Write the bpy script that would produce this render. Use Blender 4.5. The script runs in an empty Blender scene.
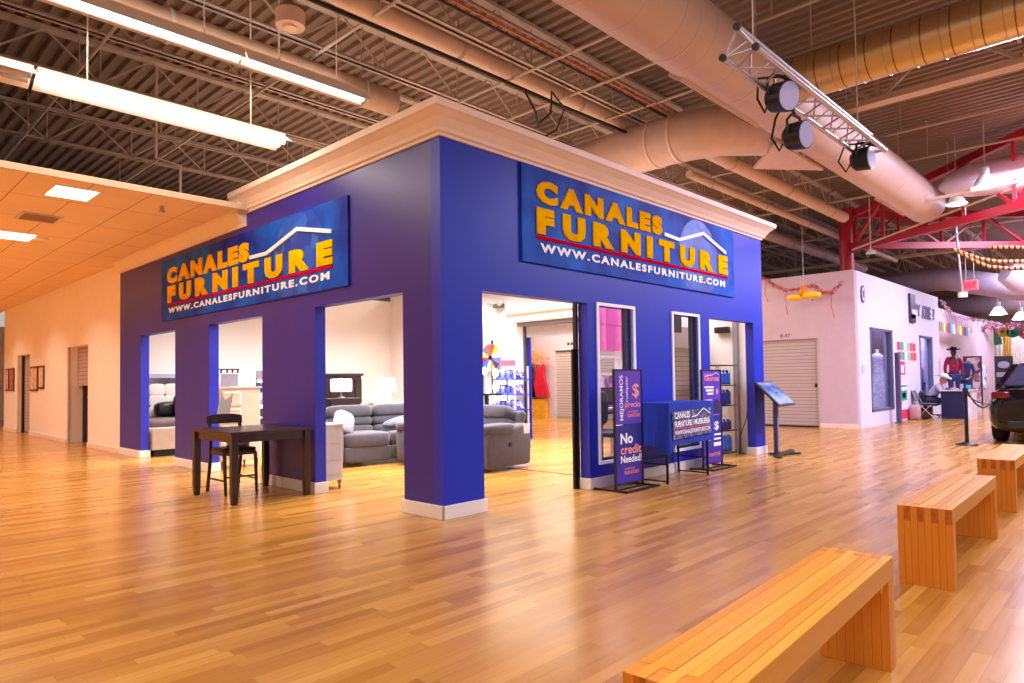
import bpy, math, random
from mathutils import Vector, Matrix
random.seed(7)
PI = math.pi
sc = bpy.context.scene
COL = sc.collection

# ------------------------------------------------------------------ materials
def lin(c):
    return tuple(((v/255)/12.92 if v/255 <= 0.04045 else ((v/255+0.055)/1.055)**2.4) for v in c)
_m = {}
def M(name, rgb, rough=0.6, metal=0.0, var=0.08, scale=6.0, bump=0.0, bscale=60.0, emit=None, estr=0.0, spec=0.5, coat=0.0, alpha=None, sheen=0.0):
    """procedural principled material; rgb is sRGB 0-255"""
    if name in _m: return _m[name]
    m = bpy.data.materials.new(name); m.use_nodes = True
    nt = m.node_tree; b = nt.nodes['Principled BSDF']
    c = lin(rgb)
    tc = nt.nodes.new('ShaderNodeTexCoord')
    nz = nt.nodes.new('ShaderNodeTexNoise'); nz.inputs['Scale'].default_value = scale; nz.inputs['Detail'].default_value = 4
    nt.links.new(tc.outputs['Object'], nz.inputs['Vector'])
    rp = nt.nodes.new('ShaderNodeValToRGB')
    rp.color_ramp.elements[0].position = .3; rp.color_ramp.elements[1].position = .7
    rp.color_ramp.elements[0].color = (*[max(0, v*(1-var)) for v in c], 1)
    rp.color_ramp.elements[1].color = (*[min(1, v*(1+var)) for v in c], 1)
    nt.links.new(nz.outputs['Fac'], rp.inputs['Fac'])
    nt.links.new(rp.outputs['Color'], b.inputs['Base Color'])
    b.inputs['Roughness'].default_value = rough; b.inputs['Metallic'].default_value = metal
    b.inputs['Specular IOR Level'].default_value = spec
    b.inputs['Coat Weight'].default_value = coat
    b.inputs['Sheen Weight'].default_value = sheen
    if bump:
        n2 = nt.nodes.new('ShaderNodeTexNoise'); n2.inputs['Scale'].default_value = bscale
        nt.links.new(tc.outputs['Object'], n2.inputs['Vector'])
        bp = nt.nodes.new('ShaderNodeBump'); bp.inputs['Strength'].default_value = bump; bp.inputs['Distance'].default_value = .01
        nt.links.new(n2.outputs['Fac'], bp.inputs['Height']); nt.links.new(bp.outputs['Normal'], b.inputs['Normal'])
    if emit:
        b.inputs['Emission Color'].default_value = (*lin(emit), 1); b.inputs['Emission Strength'].default_value = estr
    _m[name] = m
    return m

def glass(name, tint=(200, 205, 230), gl=0.12):
    if name in _m: return _m[name]
    m = bpy.data.materials.new(name); m.use_nodes = True; nt = m.node_tree; nt.nodes.clear()
    o = nt.nodes.new('ShaderNodeOutputMaterial'); mx = nt.nodes.new('ShaderNodeMixShader')
    t = nt.nodes.new('ShaderNodeBsdfTransparent'); t.inputs[0].default_value = (*lin(tint), 1)
    g = nt.nodes.new('ShaderNodeBsdfGlossy'); g.inputs['Roughness'].default_value = .03
    f = nt.nodes.new('ShaderNodeLayerWeight'); f.inputs[0].default_value = .5
    pw = nt.nodes.new('ShaderNodeMath'); pw.operation = 'POWER'; pw.inputs[1].default_value = 5; nt.links.new(f.outputs['Facing'], pw.inputs[0])
    ad = nt.nodes.new('ShaderNodeMath'); ad.operation = 'MULTIPLY_ADD'; ad.inputs[1].default_value = .7; ad.inputs[2].default_value = gl*.5; ad.use_clamp = True
    nt.links.new(pw.outputs[0], ad.inputs[0]); nt.links.new(ad.outputs[0], mx.inputs[0])
    nt.links.new(t.outputs[0], mx.inputs[1]); nt.links.new(g.outputs[0], mx.inputs[2]); nt.links.new(mx.outputs[0], o.inputs[0])
    _m[name] = m
    return m

def N(nt, typ, **k):
    n = nt.nodes.new(typ)
    for a, v in k.items():
        if a.startswith('i_'): n.inputs[int(a[2:])].default_value = v
        else: setattr(n, a, v)
    return n
def mth(nt, op, a, b=None):
    n = nt.nodes.new('ShaderNodeMath'); n.operation = op
    for i, v in enumerate((a, b)):
        if v is None: continue
        if hasattr(v, 'links'): nt.links.new(v, n.inputs[i])
        else: n.inputs[i].default_value = v
    return n.outputs[0]

def wood_planks(name, ramp, w=0.078, ln=0.85, axis=0, rough=0.2, seam=0.012, grain=1.0, coords='Object', spec=.5):
    """staggered strips running along axis (0 = X, 1 = Y, 2 = Z)"""
    m = bpy.data.materials.new(name); m.use_nodes = True; nt = m.node_tree; b = nt.nodes['Principled BSDF']
    tc = nt.nodes.new('ShaderNodeTexCoord'); sp = nt.nodes.new('ShaderNodeSeparateXYZ')
    nt.links.new(tc.outputs[coords], sp.inputs[0])
    X = sp.outputs[axis]; Y = sp.outputs[1 if axis == 0 else 0]
    yi = mth(nt, 'DIVIDE', Y, w); row = mth(nt, 'FLOOR', yi)
    wn = N(nt, 'ShaderNodeTexWhiteNoise', noise_dimensions='1D'); nt.links.new(row, wn.inputs['W'])
    sh = mth(nt, 'MULTIPLY', wn.outputs['Value'], 7.3)
    xi = mth(nt, 'ADD', mth(nt, 'DIVIDE', X, ln), sh); col = mth(nt, 'FLOOR', xi)
    cb = nt.nodes.new('ShaderNodeCombineXYZ'); nt.links.new(row, cb.inputs[0]); nt.links.new(col, cb.inputs[1])
    w2 = N(nt, 'ShaderNodeTexWhiteNoise', noise_dimensions='3D'); nt.links.new(cb.outputs[0], w2.inputs['Vector'])
    # grain
    mp = nt.nodes.new('ShaderNodeMapping'); nt.links.new(tc.outputs[coords], mp.inputs[0])
    s = [40, 40, 40]; s[axis] = 2.2; mp.inputs['Scale'].default_value = s
    off = nt.nodes.new('ShaderNodeVectorMath'); off.operation = 'ADD'; nt.links.new(mp.outputs[0], off.inputs[0])
    sc2 = nt.nodes.new('ShaderNodeVectorMath'); sc2.operation = 'SCALE'; nt.links.new(w2.outputs['Color'], sc2.inputs[0]); sc2.inputs['Scale'].default_value = 30
    nt.links.new(sc2.outputs[0], off.inputs[1])
    nz = N(nt, 'ShaderNodeTexNoise'); nz.inputs['Scale'].default_value = 1; nz.inputs['Detail'].default_value = 6
    nt.links.new(off.outputs[0], nz.inputs['Vector'])
    fac = mth(nt, 'ADD', mth(nt, 'MULTIPLY', w2.outputs['Value'], 0.7), mth(nt, 'MULTIPLY', nz.outputs['Fac'], 0.5*grain))
    fac = mth(nt, 'SUBTRACT', fac, .12)
    rp = nt.nodes.new('ShaderNodeValToRGB'); el = rp.color_ramp.elements
    el[0].position = 0; el[0].color = (*lin(ramp[0]), 1); el[1].position = 1; el[1].color = (*lin(ramp[-1]), 1)
    for i in range(1, len(ramp)-1):
        e = el.new(i/(len(ramp)-1)); e.color = (*lin(ramp[i]), 1)
    nt.links.new(fac, rp.inputs['Fac'])
    # seams
    fy = mth(nt, 'FRACT', yi); fx = mth(nt, 'FRACT', xi)
    dy = mth(nt, 'MULTIPLY', mth(nt, 'MINIMUM', fy, mth(nt, 'SUBTRACT', 1, fy)), w)
    dx = mth(nt, 'MULTIPLY', mth(nt, 'MINIMUM', fx, mth(nt, 'SUBTRACT', 1, fx)), ln)
    d = mth(nt, 'MINIMUM', dy, dx); sm = mth(nt, 'LESS_THAN', d, seam*.12)
    mx = nt.nodes.new('ShaderNodeMix'); mx.data_type = 'RGBA'
    nt.links.new(mth(nt, 'MULTIPLY', sm, .28), mx.inputs[0]); nt.links.new(rp.outputs[0], mx.inputs[6])
    mx.inputs[7].default_value = (*[v*.35 for v in lin(ramp[0])], 1)
    nt.links.new(mx.outputs[2], b.inputs['Base Color'])
    rr = mth(nt, 'ADD', mth(nt, 'MULTIPLY', nz.outputs['Fac'], .14), rough-.05)
    nt.links.new(rr, b.inputs['Roughness'])
    b.inputs['Specular IOR Level'].default_value = spec
    bp = nt.nodes.new('ShaderNodeBump'); bp.inputs['Strength'].default_value = .08; bp.inputs['Distance'].default_value = .004
    n3 = N(nt, 'ShaderNodeTexNoise'); n3.inputs['Scale'].default_value = 5; nt.links.new(tc.outputs[coords], n3.inputs['Vector'])
    nt.links.new(n3.outputs['Fac'], bp.inputs['Height'])
    nt.links.new(bp.outputs[0], b.inputs['Normal'])
    _m[name] = m
    return m

def stripes(name, base, line, axis=2, period=.09, duty=.12, rough=.5, metal=0., var=.03, axis2=None, period2=1., bump=0.3, emit=0):
    """flat colour with thin darker lines (roller slats, ceiling tile grid)"""
    m = bpy.data.materials.new(name); m.use_nodes = True; nt = m.node_tree; b = nt.nodes['Principled BSDF']
    tc = nt.nodes.new('ShaderNodeTexCoord'); sp = nt.nodes.new('ShaderNodeSeparateXYZ'); nt.links.new(tc.outputs['Object'], sp.inputs[0])
    f = mth(nt, 'FRACT', mth(nt, 'DIVIDE', mth(nt, 'ADD', sp.outputs[axis], 100), period))
    l = mth(nt, 'LESS_THAN', f, duty)
    if axis2 is not None:
        f2 = mth(nt, 'FRACT', mth(nt, 'DIVIDE', mth(nt, 'ADD', sp.outputs[axis2], 100), period2))
        l = mth(nt, 'MAXIMUM', l, mth(nt, 'LESS_THAN', f2, duty*period/period2))
    nz = N(nt, 'ShaderNodeTexNoise'); nz.inputs['Scale'].default_value = 3; nt.links.new(tc.outputs['Object'], nz.inputs['Vector'])
    rp = nt.nodes.new('ShaderNodeValToRGB'); c = lin(base)
    rp.color_ramp.elements[0].color = (*[v*(1-var*3) for v in c], 1); rp.color_ramp.elements[1].color = (*[min(1, v*(1+var)) for v in c], 1)
    nt.links.new(nz.outputs['Fac'], rp.inputs[0])
    mx = nt.nodes.new('ShaderNodeMix'); mx.data_type = 'RGBA'; nt.links.new(l, mx.inputs[0]); nt.links.new(rp.outputs[0], mx.inputs[6])
    mx.inputs[7].default_value = (*lin(line), 1); nt.links.new(mx.outputs[2], b.inputs['Base Color'])
    b.inputs['Roughness'].default_value = rough; b.inputs['Metallic'].default_value = metal
    if bump:
        bp = nt.nodes.new('ShaderNodeBump'); bp.inputs['Strength'].default_value = bump; bp.inputs['Distance'].default_value = .01
        nt.links.new(f, bp.inputs['Height']); nt.links.new(bp.outputs[0], b.inputs['Normal'])
    _m[name] = m
    return m

def patches(name, cols, scale=9, rough=.6, metal=0., seed=0.):
    """cells of several colours: prints, photographs, woven patterns"""
    m = bpy.data.materials.new(name); m.use_nodes = True; nt = m.node_tree; b = nt.nodes['Principled BSDF']
    tc = nt.nodes.new('ShaderNodeTexCoord'); mp = nt.nodes.new('ShaderNodeMapping'); mp.inputs['Location'].default_value = (seed, seed*1.7, seed*.3)
    nt.links.new(tc.outputs['Object'], mp.inputs[0])
    nz = N(nt, 'ShaderNodeTexNoise'); nz.inputs['Scale'].default_value = scale*.6; nt.links.new(mp.outputs[0], nz.inputs['Vector'])
    vm = nt.nodes.new('ShaderNodeVectorMath'); vm.operation = 'MULTIPLY_ADD'; nt.links.new(nz.outputs['Color'], vm.inputs[0]); vm.inputs[1].default_value = (.25,)*3; nt.links.new(mp.outputs[0], vm.inputs[2])
    v = N(nt, 'ShaderNodeTexVoronoi'); v.inputs['Scale'].default_value = scale; nt.links.new(vm.outputs[0], v.inputs['Vector'])
    sp = nt.nodes.new('ShaderNodeSeparateColor'); nt.links.new(v.outputs['Color'], sp.inputs[0])
    rp = nt.nodes.new('ShaderNodeValToRGB'); rp.color_ramp.interpolation = 'CONSTANT'; el = rp.color_ramp.elements
    el[0].position = 0; el[0].color = (*lin(cols[0]), 1); el[1].position = 1/len(cols); el[1].color = (*lin(cols[1]), 1)
    for i in range(2, len(cols)):
        e = el.new(i/len(cols)); e.color = (*lin(cols[i]), 1)
    nt.links.new(sp.outputs[0], rp.inputs[0]); nt.links.new(rp.outputs[0], b.inputs['Base Color'])
    b.inputs['Roughness'].default_value = rough; b.inputs['Metallic'].default_value = metal
    _m[name] = m
    return m

def gradient(name, cols, axis=2, lo=0., hi=1., rough=.5, emit=0., noise=.15, nscale=4):
    m = bpy.data.materials.new(name); m.use_nodes = True; nt = m.node_tree; b = nt.nodes['Principled BSDF']
    tc = nt.nodes.new('ShaderNodeTexCoord'); sp = nt.nodes.new('ShaderNodeSeparateXYZ'); nt.links.new(tc.outputs['Object'], sp.inputs[0])
    nz = N(nt, 'ShaderNodeTexNoise'); nz.inputs['Scale'].default_value = nscale; nt.links.new(tc.outputs['Object'], nz.inputs['Vector'])
    f = mth(nt, 'DIVIDE', mth(nt, 'SUBTRACT', sp.outputs[axis], lo), hi-lo)
    f = mth(nt, 'ADD', f, mth(nt, 'MULTIPLY', mth(nt, 'SUBTRACT', nz.outputs['Fac'], .5), noise*2))
    rp = nt.nodes.new('ShaderNodeValToRGB'); el = rp.color_ramp.elements
    el[0].position = 0; el[0].color = (*lin(cols[0]), 1); el[1].position = 1; el[1].color = (*lin(cols[-1]), 1)
    for i in range(1, len(cols)-1):
        e = el.new(i/(len(cols)-1)); e.color = (*lin(cols[i]), 1)
    nt.links.new(f, rp.inputs[0]); nt.links.new(rp.outputs[0], b.inputs['Base Color']); b.inputs['Roughness'].default_value = rough
    if emit:
        nt.links.new(rp.outputs[0], b.inputs['Emission Color']); b.inputs['Emission Strength'].default_value = emit
    _m[name] = m
    return m

# ------------------------------------------------------------------ mesh builder
class MB:
    def __init__(s): s.v = []; s.f = []; s.mi = []; s.sm = []
    def add(s, vs, fs, mi=0, smooth=False):
        n = len(s.v); s.v += [tuple(v) for v in vs]
        for k, f in enumerate(fs):
            s.f.append([i+n for i in f]); s.mi.append(mi[k] if isinstance(mi, (list, tuple)) else mi); s.sm.append(smooth)
        return s
    def box(s, x0, x1, y0, y1, z0, z1, mi=0, mat=None):
        # face order: -z +z -y +x +y -x
        vs = [(x0,y0,z0),(x1,y0,z0),(x1,y1,z0),(x0,y1,z0),(x0,y0,z1),(x1,y0,z1),(x1,y1,z1),(x0,y1,z1)]
        if mat is not None: vs = [mat @ Vector(v) for v in vs]
        return s.add(vs, [(0,3,2,1),(4,5,6,7),(0,1,5,4),(1,2,6,5),(2,3,7,6),(3,0,4,7)], mi)
    def bar(s, p0, p1, w, h=None, up=(0,0,1), mi=0):
        h = h or w; p0 = Vector(p0); p1 = Vector(p1); d = (p1-p0); L = d.length
        if L < 1e-6: return s
        d.normalize(); u = Vector(up)
        if abs(d.dot(u)) > .98: u = Vector((0,1,0)) if abs(d.y) < .9 else Vector((1,0,0))
        r = d.cross(u).normalized(); u = r.cross(d)
        vs = []
        for p in (p0, p1):
            for a, b in ((-1,-1),(1,-1),(1,1),(-1,1)): vs.append(p+r*a*w/2+u*b*h/2)
        return s.add(vs, [(0,1,2,3),(7,6,5,4),(0,4,5,1),(1,5,6,2),(2,6,7,3),(3,7,4,0)], mi)
    def cyl(s, p0, p1, r0, r1=None, n=16, caps=True, mi=0, smooth=True):
        r1 = r0 if r1 is None else r1; p0 = Vector(p0); p1 = Vector(p1); d = (p1-p0).normalized()
        u = Vector((0,0,1)) if abs(d.z) < .9 else Vector((1,0,0)); a = d.cross(u).normalized(); b = d.cross(a)
        vs = [];
        for p, r in ((p0, r0), (p1, r1)):
            for i in range(n):
                t = 2*PI*i/n; vs.append(p+a*math.cos(t)*r+b*math.sin(t)*r)
        s.add(vs, [(i, (i+1)%n, n+(i+1)%n, n+i) for i in range(n)], mi, smooth)
        if caps:
            s.add(vs[:n], [tuple(range(n-1, -1, -1))], mi); s.add(vs[n:], [tuple(range(n))], mi)
        return s
    def tube(s, pts, r, n=8, mi=0):
        pts = [Vector(p) for p in pts]; rings = []
        rr = r if isinstance(r, (list, tuple)) else [r]*len(pts)
        pa = None
        for i, p in enumerate(pts):
            d = (pts[min(i+1, len(pts)-1)]-pts[max(i-1, 0)]).normalized()
            if pa is None:
                u = Vector((0,0,1)) if abs(d.z) < .9 else Vector((1,0,0)); a = d.cross(u).normalized()
            else:
                a = (pa - d*pa.dot(d)).normalized()
            pa = a; b = d.cross(a)
            rings += [p+a*math.cos(2*PI*k/n)*rr[i]+b*math.sin(2*PI*k/n)*rr[i] for k in range(n)]
        m = len(pts)
        fs = [(i*n+k, i*n+(k+1)%n, (i+1)*n+(k+1)%n, (i+1)*n+k) for i in range(m-1) for k in range(n)]
        s.add(rings, fs, mi, True)
        s.add(rings[:n], [tuple(range(n-1,-1,-1))], mi); s.add(rings[-n:], [tuple(range(n))], mi)
        return s
    def lathe(s, prof, c=(0,0,0), n=24, mi=0, sx=1, sy=1, mat=None):
        vs = []; m = len(prof)
        for r, z in prof:
            for k in range(n):
                t = 2*PI*k/n; p = Vector((r*math.cos(t)*sx, r*math.sin(t)*sy, z))
                if mat is not None: p = mat @ p
                vs.append((p.x+c[0], p.y+c[1], p.z+c[2]))
        return s.add(vs, [(i*n+k, i*n+(k+1)%n, (i+1)*n+(k+1)%n, (i+1)*n+k) for i in range(m-1) for k in range(n)], mi, True)
    def prism(s, pts, o, xd, yd, nd, depth, mi=0, smooth=False):
        """polygon pts (2D) in frame o,xd,yd extruded by depth along nd"""
        o = Vector(o); xd = Vector(xd); yd = Vector(yd); nd = Vector(nd); n = len(pts)
        A = [o+xd*x+yd*y for x, y in pts]; B = [p+nd*depth for p in A]
        s.add(A+B, [tuple(range(n-1,-1,-1)), tuple(range(n, 2*n))]+[(i, (i+1)%n, n+(i+1)%n, n+i) for i in range(n)], mi, smooth)
        return s
    def sup(s, c, size, e1=.5, e2=.5, nu=20, nv=12, mi=0, mat=None):
        """superellipsoid: e small = boxy"""
        def pw(v, e): return math.copysign(abs(v)**e, v)
        vs = []
        for j in range(nv+1):
            ph = -PI/2+PI*j/nv
            for i in range(nu):
                th = 2*PI*i/nu
                p = Vector((pw(math.cos(ph), e1)*pw(math.cos(th), e2)*size[0]/2, pw(math.cos(ph), e1)*pw(math.sin(th), e2)*size[1]/2, pw(math.sin(ph), e1)*size[2]/2))
                if mat is not None: p = mat @ p
                vs.append((p.x+c[0], p.y+c[1], p.z+c[2]))
        return s.add(vs, [(j*nu+i, j*nu+(i+1)%nu, (j+1)*nu+(i+1)%nu, (j+1)*nu+i) for j in range(nv) for i in range(nu)], mi, True)
    def mesh(s, me, mat, mi=0):
        s.add([mat @ v.co for v in me.vertices], [tuple(p.vertices) for p in me.polygons], mi); return s
    def build(s, name, mat, parent=None, bevel=0, seg=2, origin=None, subsurf=0):
        off = Vector((0,0,0))
        if parent is not None:
            q = parent
            while q is not None: off += q.location; q = q.parent
            loc = Vector((0,0,0))
        else:
            if origin is None:
                xs = [v[0] for v in s.v]; ys = [v[1] for v in s.v]; zs = [v[2] for v in s.v]
                origin = ((min(xs)+max(xs))/2, (min(ys)+max(ys))/2, min(zs))
            loc = Vector(origin); off = loc
        me = bpy.data.meshes.new(name)
        me.from_pydata([(v[0]-off.x, v[1]-off.y, v[2]-off.z) for v in s.v], [], s.f)
        for mm in (mat if isinstance(mat, (list, tuple)) else [mat]): me.materials.append(mm)
        me.polygons.foreach_set('material_index', s.mi); me.polygons.foreach_set('use_smooth', s.sm)
        me.update()
        o = bpy.data.objects.new(name, me); COL.objects.link(o); o.location = loc
        if parent is not None: o.parent = parent
        if bevel:
            b = o.modifiers.new('b', 'BEVEL'); b.width = bevel; b.segments = seg; b.limit_method = 'ANGLE'; b.angle_limit = math.radians(40)
        if subsurf:
            b = o.modifiers.new('s', 'SUBSURF'); b.levels = subsurf; b.render_levels = subsurf
        return o

def tag(o, label, cat, group=None, kind=None):
    if label: o['label'] = label
    if cat: o['category'] = cat
    if group: o['group'] = group
    if kind: o['kind'] = kind
    return o
def thing(name, label, cat, loc=(0,0,0), group=None):
    o = bpy.data.objects.new(name, None); COL.objects.link(o); o.location = loc; o.empty_display_size = .1
    return tag(o, label, cat, group)
def struct(o, label=None):
    o['kind'] = 'structure'
    if label: o['label'] = label
    return o
def sthing(name, loc=(0,0,0)):
    o = bpy.data.objects.new(name, None); COL.objects.link(o); o.location = loc; o.empty_display_size = .1; o['kind'] = 'structure'
    return o
def copy_tree(o, parent=None):
    c = o.copy(); COL.objects.link(c)
    if parent is not None: c.parent = parent
    for ch in list(o.children): copy_tree(ch, c)
    return c
def dup(o, loc, rz=None, label=None, group=None):
    c = copy_tree(o); c.location = loc
    if rz is not None: c.rotation_euler = (0, 0, rz)
    if label: c['label'] = label
    if group: c['group'] = group
    return c

def frame(o, xd, yd, nd):
    return Matrix(((xd[0], yd[0], nd[0], o[0]), (xd[1], yd[1], nd[1], o[1]), (xd[2], yd[2], nd[2], o[2]), (0,0,0,1)))
_tc = {}
def text_mesh(txt, bold=0.0, space=1.0, shear=0.0, extr=0.0):
    k = (txt, bold, space, shear, extr)
    if k in _tc: return _tc[k]
    cu = bpy.data.curves.new('t', 'FONT'); cu.body = txt; cu.offset = bold; cu.space_character = space; cu.shear = shear; cu.extrude = extr
    cu.resolution_u = 3
    ob = bpy.data.objects.new('t', cu); COL.objects.link(ob)
    dg = bpy.context.evaluated_depsgraph_get(); dg.update()
    me = bpy.data.meshes.new_from_object(ob.evaluated_get(dg))
    bpy.data.objects.remove(ob); bpy.data.curves.remove(cu)
    _tc[k] = me
    return me
def put_text(mb, txt, o, xd, yd, nd, w, h, bold=0.0, space=1.0, x=0, y=0, mi=0, extr=0.0, shear=0.0):
    """text fitted into the box x..x+w, y..y+h of the frame"""
    me = text_mesh(txt, bold, space, shear, extr)
    xs = [v.co.x for v in me.vertices]; ys = [v.co.y for v in me.vertices]
    if not xs: return mb
    sx = w/(max(xs)-min(xs)); sy = h/(max(ys)-min(ys))
    T = frame(o, xd, yd, nd) @ Matrix.Translation((x, y, 0)) @ Matrix.Diagonal((sx, sy, min(sx, sy), 1)) @ Matrix.Translation((-min(xs), -min(ys), 0))
    return mb.mesh(me, T, mi)
def spaced_text(mb, txt, o, xd, yd, nd, w, h, gap, bold=0.0, x=0, y=0, mi=0, extr=0.0, wid=None):
    """letters set one by one with an even gap between them"""
    ms = []
    for ch in txt:
        me = text_mesh(ch, bold, 1, 0, extr); xs = [v.co.x for v in me.vertices]; ms.append((me, min(xs), max(xs)))
    tot = sum(b-a for _, a, b in ms); ref = text_mesh('E', bold, 1, 0, extr)
    ys = [v.co.y for v in ref.vertices]; sy = h/(max(ys)-min(ys)); y0 = min(ys)
    sx = (w-gap*(len(txt)-1))/tot; cx = x
    for me, a, b in ms:
        T = frame(o, xd, yd, nd) @ Matrix.Translation((cx, y, 0)) @ Matrix.Diagonal((sx, sy, sy, 1)) @ Matrix.Translation((-a, -y0, 0))
        mb.mesh(me, T, mi); cx += (b-a)*sx+gap
    return mb

# ------------------------------------------------------------------ palette
m_floor = wood_planks('floor_wood', [(150, 98, 38), (179, 123, 50), (192, 137, 60), (210, 160, 84)], w=.075, ln=.8, rough=.2, spec=.5)
m_blue = M('blue_paint', (22, 48, 190), rough=.42, var=.04, scale=1.2, spec=.35)
m_blue2 = M('blue_jamb_paint', (38, 48, 190), rough=.45, var=.04)
m_white = M('white_paint', (238, 232, 228), rough=.6, var=.02, scale=1)
m_cream = M('cream_trim_paint', (240, 218, 200), rough=.5, var=.03)
m_base = M('baseboard_paint', (238, 234, 232), rough=.45, var=.02)
m_lav = M('unit_wall_paint', (222, 218, 240), rough=.6, var=.03, scale=.8)
m_tile = stripes('ceiling_tiles', (240, 204, 164), (192, 152, 112), axis=0, period=.61, duty=.03, axis2=1, period2=1.22, rough=.8, bump=0)
m_deck = M('painted_steel_deck', (132, 114, 104), rough=.6, var=.15, scale=.7)
m_steel = M('painted_steel', (188, 174, 164), rough=.5, var=.08)
m_ductpaint = stripes('painted_duct', (214, 188, 176), (192, 166, 154), axis=0, period=.6, duty=.02, rough=.45)
m_galv = stripes('galvanised_spiral_duct', (215, 190, 140), (120, 100, 70), axis=1, period=.28, duty=.05, rough=.28, metal=.75)
m_black = M('black_metal', (16, 16, 18), rough=.4, var=.1)
m_blackp = M('black_plastic', (22, 22, 26), rough=.5, var=.1)
m_chrome = M('brushed_aluminium', (190, 182, 192), rough=.38, metal=.9, var=.05)
m_red = M('red_painted_steel', (176, 24, 50), rough=.4, var=.08)
m_dark = M('dark_interior', (14, 12, 14), rough=.9)
m_slat = stripes('roller_slats', (190, 172, 172), (110, 96, 98), axis=2, period=.085, duty=.12, rough=.45)
m_tube2 = M('dim_fluorescent_tube', (255, 255, 255), emit=(255, 240, 226), estr=4.0)
m_tube = M('fluorescent_tube', (255, 255, 255), emit=(255, 246, 236), estr=9.0)
m_panel = M('light_diffuser', (255, 255, 255), emit=(255, 244, 228), estr=4.0)
m_espresso = M('espresso_wood', (44, 24, 26), rough=.3, var=.2, scale=12, spec=.6)
m_gold = gradient('gold_lettering', [(212, 130, 0), (255, 200, 0), (246, 180, 0)], axis=2, lo=0, hi=.9, rough=.7, noise=.3, nscale=9)
m_gold.node_tree.nodes['Principled BSDF'].inputs['Specular IOR Level'].default_value = .0
m_wlet = M('white_lettering', (244, 246, 255), rough=.5, emit=(255,255,255), estr=.08)
m_rlet = M('red_stripe_paint', (205, 0, 34), rough=.8, spec=.0)
m_sofa = M('charcoal_microfibre', (74, 67, 75), rough=.9, var=.12, scale=14, bump=.3, bscale=120, sheen=.3)
m_cloth = M('royal_blue_cloth', (14, 50, 170), rough=.85, var=.08, bump=.2)
m_stone = M('grey_lacquer', (196, 194, 200), rough=.35)
# ================================================================== SETTING
struct(MB().box(-12, 48, -16, 32, -.1, 0).build('floor', m_floor, origin=(0,0,0)), 'glossy honey coloured wood strip floor')
ZT = 3.56; ZO = 2.12; TH = .135
# store front facing right (plane y = 0) and store side facing left (plane x = 0)
def wall_with_holes(ax, L0, L1, holes, z1, t, mb):
    """ax 0: wall runs along X at y 0..t; ax 1: along Y at x 0..t; holes (a, b, z0, z1)"""
    def bx(a, b, c, d):
        # face order -z +z -y +x +y -x ; outside blue, inside white
        if b-a < 1e-4 or d-c < 1e-4: return
        if ax == 0: mb.box(a, b, 0, t, c, d, mi=[1,1,0,1,2,1])
        else: mb.box(0, t, a, b, c, d, mi=[1,1,1,2,1,0])
    p = L0
    for a, b, c, d in holes:
        bx(p, a, 0, z1); bx(a, b, d, z1)
        if c > 0: bx(a, b, 0, c)
        p = b
    bx(p, L1, 0, z1)
mb = MB()
wall_with_holes(0, 0, 6.89, [(.513, 2.172, 0, ZO), (2.37, 3.085, .30, 2.11), (4.035, 4.715, .30, 2.11), (5.06, 6.525, 0, ZO)], ZT, TH, mb)
struct(mb.build('wall_right', [m_blue, m_blue2, m_white], origin=(3.4,0,0)), 'blue painted store front wall with doorways and windows')
mb = MB()
wall_with_holes(1, TH, 9.2, [(.577, 2.224, 0, ZO), (3.515, 5.156, 0, ZO), (6.47, 8.06, 0, ZO)], ZT, TH, mb)
m_bluel = M('blue_paint_warm_lit', (52, 40, 146), rough=.4, var=.05, scale=1.2)  # same blue as the front, with the warm light mixed into the colour
struct(mb.build('wall_left', [m_bluel, m_blue2, m_white], origin=(0,4.6,0)), 'blue painted store side wall with three doorways')
# white wall continuing beyond the blue one, with two doorways
m_peach = M('cream_wall_paint', (250, 238, 230), rough=.6, var=.02)
mb = MB()
def bxw(a, b, c, d): mb.box(0, .3, a, b, c, d)
DA = (11.28, 12.9); DB = (16.62, 18.16)
bxw(9.2, DA[0], 0, 3.6); bxw(DA[0], DA[1], 2.13, 3.6); bxw(DA[1], DB[0], 0, 3.6); bxw(DB[0], DB[1], 2.13, 3.6); bxw(DB[1], 20, 0, 3.6)
struct(mb.build('wall_left_far', m_peach, origin=(.15,14,0)), 'long cream wall beyond the blue store side')
struct(MB().box(-8, 4, 27.5, 27.7, 0, 3.6).build('wall_end_left', m_white), 'pale wall closing the far end of the left hall')
struct(MB().box(.29, 3, 20, 20.1, 0, 3.6).build('wall_left_return', m_peach))
struct(MB().box(-10.2, -10, -16, 27.5, 0, 3.6).build('wall_hall_left', m_peach))
# baseboards (side, far)
def baseb(name, boxes, m=m_base):
    mb = MB()
    for b in boxes: mb.box(*b)
    struct(mb.build(name, m, bevel=.004))
bt = .02; bh = .125
baseb('baseboard_right', [(-bt, .533, -bt, 0, 0, bh), (.513, .533, 0, TH+bt, 0, bh), (2.152, 5.08, -bt, 0, 0, bh), (2.152, 2.172, 0, TH+bt, 0, bh), (5.06, 5.08, 0, TH+bt, 0, bh), (6.505, 6.91, -bt, 0, 0, bh), (6.505, 6.525, 0, TH+bt, 0, bh), (6.89, 6.91, 0, TH, 0, bh)])
baseb('baseboard_left', [(-bt, 0, -bt, .597, 0, bh), (0, TH+bt, .577, .597, 0, bh), (-bt, 0, 2.204, 3.535, 0, bh), (0, TH+bt, 2.204, 2.224, 0, bh), (0, TH+bt, 3.515, 3.535, 0, bh), (-bt, 0, 5.136, 6.49, 0, bh), (0, TH+bt, 5.136, 5.156, 0, bh), (0, TH+bt, 6.47, 6.49, 0, bh), (-bt, 0, 8.04, 9.2, 0, bh), (0, TH+bt, 8.04, 8.06, 0, bh)])
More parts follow.
